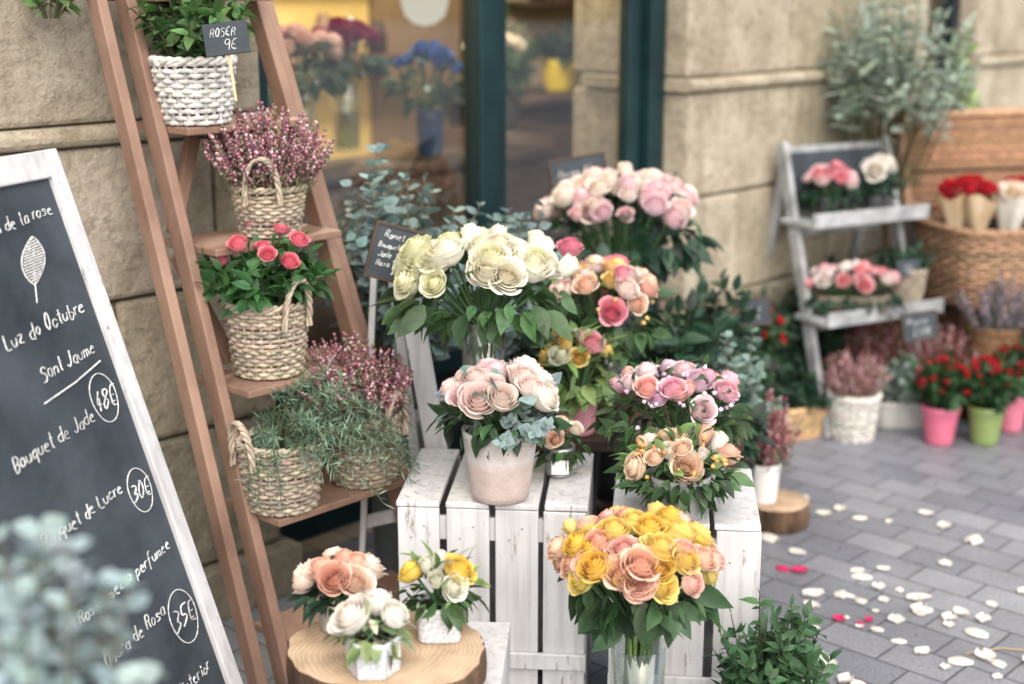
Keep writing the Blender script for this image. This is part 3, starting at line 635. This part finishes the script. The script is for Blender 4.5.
for t,x,y,h in [('Gui mon de la rose',.545,1.165,.023),('Luz do Octubre',.54,.985,.027),('Sant Jaume',.53,.915,.025),('Bouquet de Jade',.47,.80,.025),('Bouquet de Lucre',.475,.665,.024),('Rosier mezzo perfumee',.545,.53,.022),('Bouquet Ohara de Rosa',.475,.43,.024),('Plantes dinterior',.54,.30,.023)]: rwrite(t,x,y,h)
for t,x,y,h,rr in [('48E',.478,.825,.034,.034),('30E',.49,.65,.030,.031),('35E',.482,.405,.036,.038)]:
    write(ct,t,x,y,h,f2,w=.0016); a=np.linspace(0,6.6,40); ct.tube([f2(x+textlen(t,h)*.45+rr*1.0*math.cos(q)*(1+.03*math.sin(3*q)),y+h*.5+rr*1.3*math.sin(q)) for q in a],.0012,4,(.65,.66,.65))
ct.tube([f2(.36,.872),f2(.45,.886),f2(.53,.905)],.0020,4,(.7,.7,.69))
q=np.linspace(0,1,16)
def lf(u,sg): return f2(.435+.035*u+sg*.030*max(math.sin(pi*u),0)**.8,1.065+.080*u)
for sg in(1,-1): ct.tube([lf(u,sg) for u in q],.0015,4,(.7,.7,.69))
ct.tube([f2(.426,1.035),f2(.442,1.08),f2(.465,1.13)],.0015,4,(.7,.7,.69))
for u in np.linspace(.08,.92,15): ct.tube([lf(u,-.92),lf(min(u+.05,1),.92)],.0024,4,(.5,.5,.49))
ct.make('chalk_text',['chalk'],E)
# ================================================================== CRATES
def crate(name,c,w,dp,h,rz,nf=4,nt=4,rail=.165):
    e=empty(name,(c[0],c[1],0),rz); mb=MB(); t=.012; g=.012
    bw=(w-g*(nt-1))/nt
    for i in range(nt): mb.box((-w/2+bw/2+i*(bw+g)+R.normal()*.001,R.normal()*.0015,h-t/2),(bw,dp-.002,t))
    bw=(w-g*(nf-1))/nf
    for yy in(-dp/2+t/2,dp/2-t/2):
        for i in range(nf): mb.box((-w/2+bw/2+i*(bw+g)+R.normal()*.001,yy+R.normal()*.0008,(h-t)/2+.001),(bw-R.rand()*.003,t,h-t-.004-R.rand()*.004))
    ns=4; sh=(h-t-g*ns)/ns
    for xx in(-w/2+t/2,w/2-t/2):
        for i in range(ns): mb.box((xx,0,g/2+sh/2+i*(sh+g)),(t,dp-2*t-.002,sh))
    for xx in(-w/2+t+.016,w/2-t-.016):
        for yy in(-dp/2+t+.016,dp/2-t-.016): mb.box((xx,yy,(h-t)/2),(.03,.03,h-t-.002))
    for zz in(.06,h-.06): mb.box((0,-dp/2+t+.008,zz),(w-.12,.014,.05))
    if rail: mb.box((0,-dp/2-.0065,rail),(w+.0,.010,.035))
    mb.make('slats',['worn'],e,smooth=False,bevel=.0025)
    nl=MB()
    for i in range(nf):
        for zz in(.05,.075,h-.05,h-.075): nl.lathe([(.0022,0),(.0018,.0008),(.0003,.001)],8,c=(0,0,0),mat=0); nl.V[-1]=nl.V[-1][:,[0,2,1]]*[1,-1,1]+np.array([-w/2+bw/2+i*(bw+g)+(.012 if zz<.06 or zz>h-.06 else -.014),-dp/2-.0012,zz])
    nl.make('nail_heads',['steel'],e); return e
crate('white_wooden_crate',(-.026,2.845),.385,.34,.50,math.radians(-5))
crate('white_wooden_crate',(.352,2.735),.29,.34,.50,math.radians(-6),nf=3,nt=3)
crate('white_wooden_crate',(-.19,2.24),.35,.36,.37,math.radians(-4),rail=None)
def log_slice(name,c,r,z0,h,seed):
    rs=np.random.RandomState(seed); seg=96; th=np.arange(seg)*2*pi/seg
    ph=rs.rand(8)*6.28
    sh=1+.03*np.sin(2*th+ph[0])+.025*np.sin(3*th+ph[1])+.012*np.sin(7*th+ph[2])+.01*np.sin(17*th+ph[3])+rs.normal(size=seg)*.005
    f=lambda t_:sh; mb=MB()
    mb.lathe([(r*.97,0),(r,.006),(r*1.01,h*.5),(r,h-.004),(r*.985,h)],seg,mat=0,shape=f,capb=True)
    mb.lathe([(r*.985,h),(r*.955,h+.0015),(r*.5,h+.001),(.002,h+.001)],seg,mat=1,shape=f)
    return mb.make(name,['bark','rings'],None,(c[0],c[1],z0))
log_slice('log_slice_stand',(-.207,2.18),.163,.3705,.062,1)
log_slice('log_slice_stand',(.755,3.86),.098,.0,.07,2)
bb=MB(); bb.box((.22,3.30,.485),(.62,.42,.03))
for x in(-.06,.5):
    for yy in(3.12,3.48): bb.box((x,yy,.235),(.04,.04,.47))
bb.make('display_bench',['darkwood'],None,smooth=False,bevel=.003)
# ================================================================== BOUQUETS
CG=[(sl((236,234,180)),sl((249,246,226))),(sl((240,234,196)),sl((250,248,236))),(sl((242,230,200)),sl((250,246,236))),(sl((220,226,160)),sl((245,243,216)))]
e=bouquet('cream_rose_bouquet',(-.06,2.915,.905),.165,.13,.085,CG,36,.036,GREEN,120,.052,bind=.80,stemz=.52,fill=(LGREEN,24,LEAF,.03,.15),dn=.7)
glass_vase(e,.042,.32,.501)
e=bouquet('terracotta_pot_roses',(-.024,2.715,.70),.10,.09,.058,[(sl((245,210,202)),sl((250,236,230))),(sl((247,220,204)),sl((251,242,234))),(sl((242,192,198)),sl((250,224,224)))],18,.033,sl((70,100,68)),90,.042,bind=.62,fill=(EUC,26,ROUND,.030,.3),bud=.25)
pot(e,.077,.058,.145,.501,sl((208,201,197)),col2=sl((200,182,176)),split=.6,lip=.0)
eucal(e,.63,.15,.09,9,6,.028,c=(.04,-.03))
MIX=[(sl((236,120,150)),sl((245,176,190))),(sl((248,196,166)),sl((251,224,206))),(sl((246,206,116)),sl((250,226,166))),(sl((244,214,206)),sl((251,238,230))),(sl((244,156,138)),sl((249,200,184)))]
e=bouquet('mixed_rose_bouquet',(.215,3.28,.765),.115,.10,.10,MIX,30,.031,GREEN,130,.045,bind=.66,fill=(GREEN,24,LEAF,.04,.2),stemz=.51,small=(sl((240,210,140)),50,.005))
glass_vase(e,.05,.2,.501)
mb=MB(); put_roses(mb,np.array([[-.08,0,.905]]),np.array([[0,-.3,1.]]),.038,[(sl((226,118,152)),sl((240,164,184)))],bud=0); mb.tube([(-.08,0,.89),(-.03,0,.68)],.003,5,GREEN); mb.make('tall_pink_rose',['petal'],e)
PP=[(sl((243,190,198)),sl((249,222,222))),(sl((245,212,204)),sl((251,236,230))),(sl((240,198,206)),sl((249,226,230))),(sl((247,222,206)),sl((251,238,228)))]
e=bouquet('pink_rose_bouquet',(.30,3.88,.87),.20,.16,.12,PP,52,.036,DGREEN,210,.062,bind=.68,fill=(DGREEN,24,LEAF,.05,.2),dn=.6); pot(e,.09,.07,.62,.08,sl((70,74,76)),'ceramic',name='zinc_bucket'); 
mb=MB(); mb.lathe([(.11,0),(.11,.08),(.001,.08)],20); mb.make('pedestal',['darkwood'],e)
e=bouquet('pink_lilac_bouquet',(.338,2.85,.655),.125,.11,.075,[(sl((241,164,186)),sl((248,210,220))),(sl((226,184,208)),sl((241,216,230))),(sl((246,172,162)),sl((250,210,200))),(sl((245,204,212)),sl((251,236,236)))],22,.027,GREEN,200,.038,bind=.58,fill=(GREEN,80,LEAF,.03,.3),small=(sl((226,202,218)),70,.005))
pot(e,.055,.045,.09,.501,sl((210,210,210)),'ceramic')
e=bouquet('peach_pot_arrangement',(.325,2.615,.605),.092,.08,.05,[(sl((248,208,172)),sl((251,232,212))),(sl((249,234,216)),sl((251,246,238))),(sl((245,180,152)),sl((249,210,190)))],15,.026,GREEN,150,.036,bind=.56,fill=(LGREEN,60,LEAF,.028,.3),small=(sl((240,176,110)),50,.005))
pot(e,.062,.052,.085,.501,sl((166,166,168)),'stoneware')
e=bouquet('tulip_rose_arrangement',(.15,3.14,.66),.07,.06,.075,[(sl((244,208,100)),sl((250,226,150))),(sl((238,150,164)),sl((247,198,204))),(sl((230,234,204)),sl((246,246,232)))],15,.026,LGREEN,90,.045,bind=.58,fill=(LGREEN,60,LONG,.06,.3)); pot(e,.048,.04,.09,.501,sl((226,160,170)),'ceramic')
e=bouquet('flower_jug',(.10,2.845,.580),.045,.04,.035,[(sl((248,220,198)),sl((251,240,230))),(sl((244,200,174)),sl((250,222,204)))],7,.019,GREEN,50,.03,bind=.55); pot(e,.033,.026,.065,.501,sl((228,226,222)),'steel',name='metal_jug')
mb=MB(); mb.box((.0,-.034,.53),(.036,.003,.03)); mb.tube([(0.03,-.0,.55),(.048,-.01,.548),(.05,-.012,.525),(.028,-.008,.512)],.003,5,mat=1); mb.make('tag_and_handle',['paint','steel'],e,smooth=False)
YC=[(sl((248,200,70)),sl((251,220,116))),(sl((249,210,100)),sl((252,230,150))),(sl((249,184,156)),sl((251,212,190))),(sl((247,180,168)),sl((251,216,204))),(sl((249,190,160)),sl((252,220,196)))]
e=bouquet('yellow_coral_rose_bouquet',(.227,2.36,.50),.132,.12,.080,YC,62,.0285,sl((64,94,60)),70,.055,bind=.38,stemz=.02,maxphi=1.55,skirt=1.6,bud=.05,reach=.50,dn=.9)
glass_vase(e,.047,.35,.001,1.12)
e=bouquet('white_rose_pot',(-.222,2.09,.515),.042,.035,.03,[(sl((247,230,218)),sl((250,241,235)))],4,.034,sl((146,166,116)),60,.034,bind=.49,fill=(sl((196,208,172)),20,LEAF,.026,.3),bud=0); pot(e,.046,.042,.062,.4335,sl((222,223,226)),'patterned',seg=6,name='hexagonal_pot')
e=bouquet('peach_rose_pot',(-.292,2.25,.515),.055,.045,.04,[(sl((246,210,186)),sl((251,232,218))),(sl((244,182,156)),sl((250,212,192))),(sl((248,218,204)),sl((251,238,228)))],8,.027,DGREEN,50,.036,bind=.48); pot(e,.042,.036,.055,.4335,sl((178,176,170)),'ceramic')
e=bouquet('yellow_white_flower_pot',(-.122,2.22,.525),.05,.045,.04,[(sl((247,210,70)),sl((251,226,120))),(sl((242,242,222)),sl((250,248,240))),(sl((240,238,214)),sl((249,247,236)))],9,.025,sl((70,100,60)),50,.034,bind=.49,fill=(LGREEN,24,LONG,.04,.35)); pot(e,.038,.036,.062,.4335,sl((222,222,223)),'patterned',shape=lambda t:sq(t,6),name='square_pot')
e=empty('green_potted_shrub',(.475,2.40,0)); pot(e,.07,.055,.15,0,sl((120,86,62)),'stoneware'); bush(e,.13,.115,.29,70,26,.027,sl((76,112,76)),low=.35)
price_tag('plant_label',(.565,2.36,.13),.03,.09,.4,.15,[],frame=False)
e=empty('heather_pot',(.715,3.84,0)); pot(e,.05,.04,.12,.0725,sl((228,226,222)),'ceramic'); heather(e,.18,.10,.20,110,sl((166,90,108)))
e=empty('eucalyptus_plant',(-.49,1.30,0)); pot(e,.11,.08,.52,0,sl((120,124,124)),'ceramic',name='zinc_bucket'); eucal(e,.48,.20,.50,54,10,.040,col=sl((166,186,188)),name='foliage')
e=empty('eucalyptus_arrangement',(-.27,3.42,0)); pot(e,.10,.08,.5,0,sl((80,84,84)),'ceramic',name='bucket'); eucal(e,.5,.28,.62,60,11,.048,col=sl((128,152,150)))
e=empty('eucalyptus_arrangement',(-.02,3.52,0)); pot(e,.10,.08,.5,0,sl((80,84,84)),'ceramic',name='bucket'); eucal(e,.5,.22,.5,40,10,.048,col=sl((120,144,140)))
for (x,yy,r,h,z) in [(.42,3.62,.16,.30,.4),(.60,4.05,.14,.32,.33),(.05,3.75,.2,.36,.4),(.15,3.6,.18,.3,.42),(.5,3.35,.12,.22,.32)]:
    e=empty('leafy_plant',(x,yy,0)); pot(e,.09,.07,z+.03,0,sl((60,60,60)),'ceramic'); bush(e,z,r,h,32,16,.05,DGREEN)
e=empty('eucalyptus_arrangement',(.56,3.5,0)); pot(e,.07,.06,.3,0,sl((80,84,84)),'ceramic',name='bucket'); eucal(e,.3,.15,.36,22,9,.04,col=sl((128,152,142)))
ez=MB(); T=np.array([-.275,3.12,.93])
ez.beam((-.36,3.06,0),T+[-.03,.0,0],.022,.014,(0,1,0)); ez.beam((-.10,3.10,0),T+[.03,.0,0],.05,.014,(1,0,0)); ez.beam((-.20,3.33,0),T+[0,.02,0],.022,.014,(1,0,0))
ez.beam((-.345,3.09,.30),(-.14,3.11,.34),.03,.012,(0,0,1))
ez.make('white_easel',['worn'],None,smooth=False,bevel=.002)
price_tag('slate_price_sign',(-.262,2.98,.895),.105,.11,.25,.30,[('Ramet',.18,.78,.13),('Bouquet 15E',.1,.58,.10),('Jade 12E',.14,.40,.11),('Rosa 9E',.14,.22,.11)],rx=.15)
price_tag('slate_price_sign',(.19,3.95,.97),.16,.07,.35,-.12,[('Roses 8E',.12,.35,.3)])
# ================================================================== RIGHT-HAND DISPLAY
sd=nrm(np.array([.88,.48,0])); so=np.array([.48,-.88,0])
S0=np.array([.93,4.92,0]); SW=.46
sm=MB()
def Sp(x,o,z): return S0+sd*x+so*o+np.array([0,0,z])
for x in(0,SW):
    sm.beam(Sp(x,.30,0),Sp(x,.0,.98),.022,.045,sd,mat=0)
    sm.beam(Sp(x+(.024 if x==0 else -.024),-.22,0),Sp(x+(.024 if x==0 else -.024),-.005,.90),.022,.035,sd,mat=0)
for z,o in((.40,.20),(.72,.10)):
    sm.beam(Sp(-.03,o+.03,z),Sp(SW+.03,o+.03,z),.17,.018,so,mat=0); sm.beam(Sp(-.03,o+.117,z+.018),Sp(SW+.03,o+.117,z+.018),.012,.05,so,mat=0)
    sm.beam(Sp(.025,o-.07,z-.05),Sp(SW-.025,o-.07,z-.05),.02,.03,so,mat=0)
sm.beam(Sp(0.014,.0,.95),Sp(SW-.014,.0,.95),.02,.03,so,mat=0)
slope=nrm(Sp(0,0,.98)-Sp(0,.30,0)); sm.box(Sp(SW/2,.042,.85),(SW-.06,.20,.01),mat=1,R_=np.stack([sd,slope,np.cross(sd,slope)],1))
sm.make('grey_wooden_display_stand',['greywood','slate'],None,smooth=False,bevel=.003)
def onstand(x,o,z): p=Sp(x,o,z); return p
p=onstand(.12,.12,.73); e=bouquet('pink_flower_pot',(p[0],p[1],.84),.08,.07,.06,[(sl((230,120,144)),sl((244,176,184))),(sl((246,206,206)),sl((251,232,230)))],18,.024,DGREEN,80,.045,bind=.78); pot(e,.04,.033,.07,.73,sl((90,92,96)),'ceramic')
p=onstand(.33,.12,.73); e=bouquet('white_rose_pot',(p[0],p[1],.86),.05,.045,.05,[(sl((246,234,220)),sl((251,247,240)))],6,.034,DGREEN,50,.045,bind=.78); pot(e,.035,.03,.06,.73,sl((70,72,76)),'ceramic')
p=onstand(.14,.23,.41); e=bouquet('flower_box',(p[0],p[1],.50),.15,.08,.07,[(sl((240,160,176)),sl((248,206,210))),(sl((248,224,216)),sl((251,242,238))),(sl((236,140,148)),sl((246,186,188)))],28,.026,DGREEN,120,.045,bind=.46); pot(e,.13,.12,.07,.41,sl((120,112,100)),'stoneware',shape=ell(1,.5,5))
p=onstand(.38,.24,.41); e=basket('wicker_pot_plant',(p[0],p[1],.41),.066,.05,.13,col=WK*.9,rows=12,stakes=20); bush(e,.11,.09,.10,24,14,.03,DGREEN)
price_tag('price_tag',tuple(onstand(.34,.3,.53)),.09,.06,.3,-.05,[('15E',.25,.25,.4)],frame=False)
TR=empty('wicker_trunk',(1.84,5.10,0),.25)
mb=MB(); mb.box((0,.02,.2),(.56,.30,.398)); mb.make('support_box',['darkwood'],TR,smooth=False,bevel=.004)
basket('x',(0,0,.402),.34,.30,.27,col=sl((160,128,100)),rows=18,stakes=60,shape=ell(1,.62,5),parent=TR)
lid=MB(); rows=30; lw=.66; lh=.36; tl=math.radians(20)
for j in range(rows):
    K=140; x=np.linspace(-lw/2,lw/2,K); v=(j+.5)/rows*lh; off=.005*np.cos(x/lw*50*pi+j*pi)
    yy=.215+v*math.sin(tl)+off*math.cos(tl); zz=.69+v*math.cos(tl)-off*math.sin(tl)
    lid.tube(np.stack([x,yy,zz],1),.0066,5,vary(sl((162,128,100)),1,.22)[0])
for i in range(51):
    x=-lw/2+lw*i/50; lid.tube([(x,.215,.69),(x,.215+lh*math.sin(tl),.69+lh*math.cos(tl))],.004,4,sl((150,108,78)))
fp=[(-lw/2,.21,.69),(-lw/2,.21+lh*math.sin(tl)*.96,.69+lh*math.cos(tl)*.96),(-lw/2+.03,.21+lh*math.sin(tl),.70+lh*math.cos(tl)),(lw/2-.03,.21+lh*math.sin(tl),.70+lh*math.cos(tl)),(lw/2,.21+lh*math.sin(tl)*.96,.69+lh*math.cos(tl)*.96),(lw/2,.21,.69)]
for a,b in zip(fp[:-1],fp[1:]): lid.tube([a,((np.array(a)+b)/2),b],.017,8,sl((182,144,114)))
lid.make('lid',['wicker'],TR)
wr=MB(); rp=MB()
for i,(x,yy) in enumerate([(-.24,-.05),(-.13,-.12),(-.03,.02),(.06,-.13),(.16,-.02),(.25,-.11),(-.2,.1),(.1,.1),(-.3,.04)]):
    lean=np.array([x*.45,yy*.9-.1,1]); lean=nrm(lean); b=np.array([x*.8,yy*.6,.60]); Rf=frames(lean[None],1.0)[0]
    seg=22; th=np.arange(seg)*2*pi/seg; rr=1+.10*np.sin(th*5+i)+.05*np.sin(th*11)
    V=[];
    for (r,z) in((.012,0),(.04,.10),(.072,.20)): V.append(np.stack([np.cos(th)*r*(rr if z>.05 else 1),np.sin(th)*r*(rr if z>.05 else 1),z+ (z>.15)*.018*np.sin(th*3+i)],1))
    V=np.concatenate(V)@Rf.T+b; ii=np.arange(2)[:,None]*seg; j=np.arange(seg)[None]; j2=(j+1)%seg
    wr.add(V,np.stack([ii+j,ii+j2,ii+seg+j2,ii+seg+j],-1).reshape(-1,4),mat=i%2)
    D=dome_dirs(7,1.1); P=b+(D*[.055,.055,.04]+[0,0,.185])@Rf.T
    pr=[(sl((234,90,130)),sl((244,140,166)))] if i%4==3 else (RED if i%3!=1 else [(sl((246,214,190)),sl((251,236,222)))])
    put_roses(rp,P,D@Rf.T,.029,pr)
wr.make('paper_wraps',['paper','whitepaper'],TR,smooth=False); rp.make('wrapped_roses',['petal'],TR)
e=basket('lavender_basket',(1.70,4.86,.20),.085,.065,.14,col=sl((140,104,76)),rows=12,stakes=22); heather(e,.12,.15,.20,130,sl((116,112,130)),stemcol=sl((120,130,120)))
mb=MB(); mb.box((0,0,-.10),(.16,.16,.198)); mb.make('support_block',['darkwood'],e,smooth=False)
def gpot(name,x,yy,r,h,col,fill,rz=0):
    e=empty(name,(x,yy,0)); pot(e,r,r*.72,h,0,col,'ceramic',lip=.003)
    bush(e,h*.9,.11,.17,38,14,.036,sl((52,84,50)))
    n=26; D=dome_dirs(n,1.25,.25); P=np.array([0,0,h+.03])+D*[.10,.10,.13]; mb=MB(); put_roses(mb,P,D,.013,fill,bud=.4); mb.make('blooms',['petal'],e); return e
gpot('red_flower_pot',1.446,4.6,.064,.135,sl((202,106,132)),RED)
gpot('red_flower_pot',1.60,4.6,.062,.135,sl((128,148,90)),RED)
gpot('red_flower_pot',1.735,4.75,.062,.135,sl((208,120,142)),RED)
e=gpot('red_flower_pot',.79,4.5,.07,.34,sl((60,60,60)),RED)
price_tag('slate_price_sign',(.765,4.37,.47),.10,.075,.2,.0,[('5E',.35,.25,.4)])
price_tag('slate_price_sign',(1.37,4.62,.36),.12,.085,.25,-.08,[('Plantas',.12,.58,.22),('2,50E',.25,.15,.28)])
e=basket('heather_pot',(1.165,4.67,0),.085,.068,.15,col=WKW,rows=12,stakes=24,var=.08); heather(e,.13,.12,.17,120,sl((160,106,112)))
e=basket('wicker_tray_plants',(.98,4.72,0),.16,.13,.11,rz=.5,col=sl((196,164,124)),rows=10,stakes=36,shape=ell(1,.62,5)); bush(e,.08,.14,.14,26,14,.045,DGREEN)
e=empty('echeveria_pot',(1.36,4.80,0)); pot(e,.09,.075,.10,0,sl((188,188,182)),'stoneware',shape=ell(1.1,.7,4)); eucal(e,.08,.13,.17,30,9,.034,col=sl((144,162,148)))
for (x,yy,h) in((1.52,4.84,.26),(1.6,4.95,.3),(1.30,5.02,.3)):
    e=empty('heather_pot',(x,yy,0)); pot(e,.07,.055,.13,0,sl((70,60,56)),'ceramic'); heather(e,.12,.12,h-.05,90,sl((156,84,90)))
for (x,yy,r,h) in((1.1,5.02,.17,.38),(.72,4.36,.11,.22),(1.95,4.75,.2,.3),(.9,4.86,.12,.3)):
    e=empty('leafy_plant',(x,yy,0)); pot(e,.08,.06,.16,0,sl((60,56,54)),'ceramic'); bush(e,.14,r,h,36,16,.05,DGREEN*.9)
e=empty('olive_tree',(1.36,5.17,0)); pot(e,.13,.11,.3,0,sl((130,96,76)),'stoneware')
mb=MB(); mb.tube([(0,0,.25),(.02,.01,.6),(-.01,0,.9)],[.018,.014,.009],8,sl((120,108,92)))
for i in range(7):
    a=i*.9; mb.tube([(0,0,.72+i*.03),(math.cos(a)*.08,math.sin(a)*.06,.95+i*.03),(math.cos(a)*.16,math.sin(a)*.09,1.12+i*.04)],[.006,.004,.002],6,sl((120,108,92)))
mb.make('trunk_and_limbs',['bark'],e)
bush(e,.80,.30,.78,76,26,.055,sl((172,188,172)),LONG,name='crown',a=.22,inner=.35,root=.4)
e=empty('boxwood_shrub',(1.76,5.72,0)); pot(e,.12,.10,.3,0,sl((110,96,86)),'stoneware'); bush(e,.28,.14,1.0,80,34,.036,sl((150,182,114)),inner=.5)
e=empty('trailing_plant',(-.93,2.93,1.44)); bush(e,0,.09,.12,14,10,.026,sl((94,124,76)))
# ================================================================== PETALS ON THE GROUND
pm=MB()
def petal_grid():
    u=np.linspace(-1,1,5)[None];v=np.linspace(0,1,5)[:,None]
    X=u*.44*np.sin(pi*(v*.80+.12)); Y=v-.5+0*u; Z=.28*(u**2)*.5+.25*(v-.5)**2+0*u
    return np.stack([X+0*v,Y,Z],-1).reshape(-1,3),grid_faces(5,5)
PG=petal_grid()
pos=[]
for i in range(60):
    k=R.rand()
    if k<.45: p=(.94+R.normal()*.11,3.28+R.normal()*.16)
    else: p=(.70+R.rand()*.75,2.85+R.rand()*1.25)
    pos.append((p[0],p[1],0))
for (x,yy) in ((.72,3.52),(.76,3.50),(.80,3.21),(.87,3.20),(.845,3.185)): pos.append((x,yy,1))
for i,(x,yy,pk) in enumerate(pos):
    a=R.rand()*6.28; s_=.041*(1+R.normal()*.26); ca,sa=math.cos(a),math.sin(a); flip=1 if R.rand()<.7 else -1
    V=PG[0]*s_; V=V*[1,1,flip*(.6+.9*R.rand())]; V=V@np.array([[ca,sa,0],[-sa,ca,0],[0,0,1]]); V[:,2]-=V[:,2].min()-.002
    c=sl((206,50,104)) if pk else sl((240,234,224))*(.85+.15*R.rand()); pm.add(V+[x,yy,0],PG[1],c)
pm.tube([(1.05,3.02,.004),(1.14,3.04,.008),(1.22,3.03,.004)],.002,5,sl((190,170,130)))
for i in range(26):
    x,yy=.6+R.rand()*1.1,2.8+R.rand()*1.5; a=R.rand()*6.28; L=.006+.012*R.rand()
    pm.tube([(x,yy,.002),(x+math.cos(a)*L,yy+math.sin(a)*L,.003)],.001,4,vary(sl((110,110,80)),1,.3)[0])
pm.make('fallen_rose_petals',['petal'],None)
# ================================================================== CAMERA, SUN, SKY
cam=bpy.data.cameras.new('camera'); co=bpy.data.objects.new('camera',cam); bpy.context.scene.collection.objects.link(co)
cam.lens=50; cam.sensor_width=36; cam.clip_end=500; cam.clip_start=.05
co.location=(0,0,1.5); co.rotation_euler=(math.radians(90-14),0,0)
cam.dof.use_dof=True; cam.dof.focus_distance=2.68; cam.dof.aperture_fstop=1.8
sc=bpy.context.scene; sc.camera=co
w=bpy.data.worlds.new('World'); sc.world=w; w.use_nodes=True; nt=w.node_tree
bg=nt.nodes['Background']; sk=nt.nodes.new('ShaderNodeTexSky'); sk.sky_type='NISHITA'; sk.sun_disc=False
el=math.radians(46); az=math.radians(165)
sk.sun_elevation=el; sk.sun_rotation=az; sk.air_density=1.2; sk.dust_density=5; sk.ozone_density=1.2
nt.links.new(sk.outputs[0],bg.inputs[0]); bg.inputs[1].default_value=.15
sn=bpy.data.lights.new('sun','SUN'); sn.energy=4.8; sn.angle=math.radians(90); sn.color=(1,.98,.955)
so_=bpy.data.objects.new('sun',sn); sc.collection.objects.link(so_)
dirv=Vector((math.sin(az)*math.cos(el),math.cos(az)*math.cos(el),math.sin(el)))
so_.rotation_euler=dirv.to_track_quat('Z','Y').to_euler(); so_.location=(3,-4,6)
sc.view_settings.view_transform='Standard'; sc.view_settings.look='None'; sc.view_settings.exposure=0
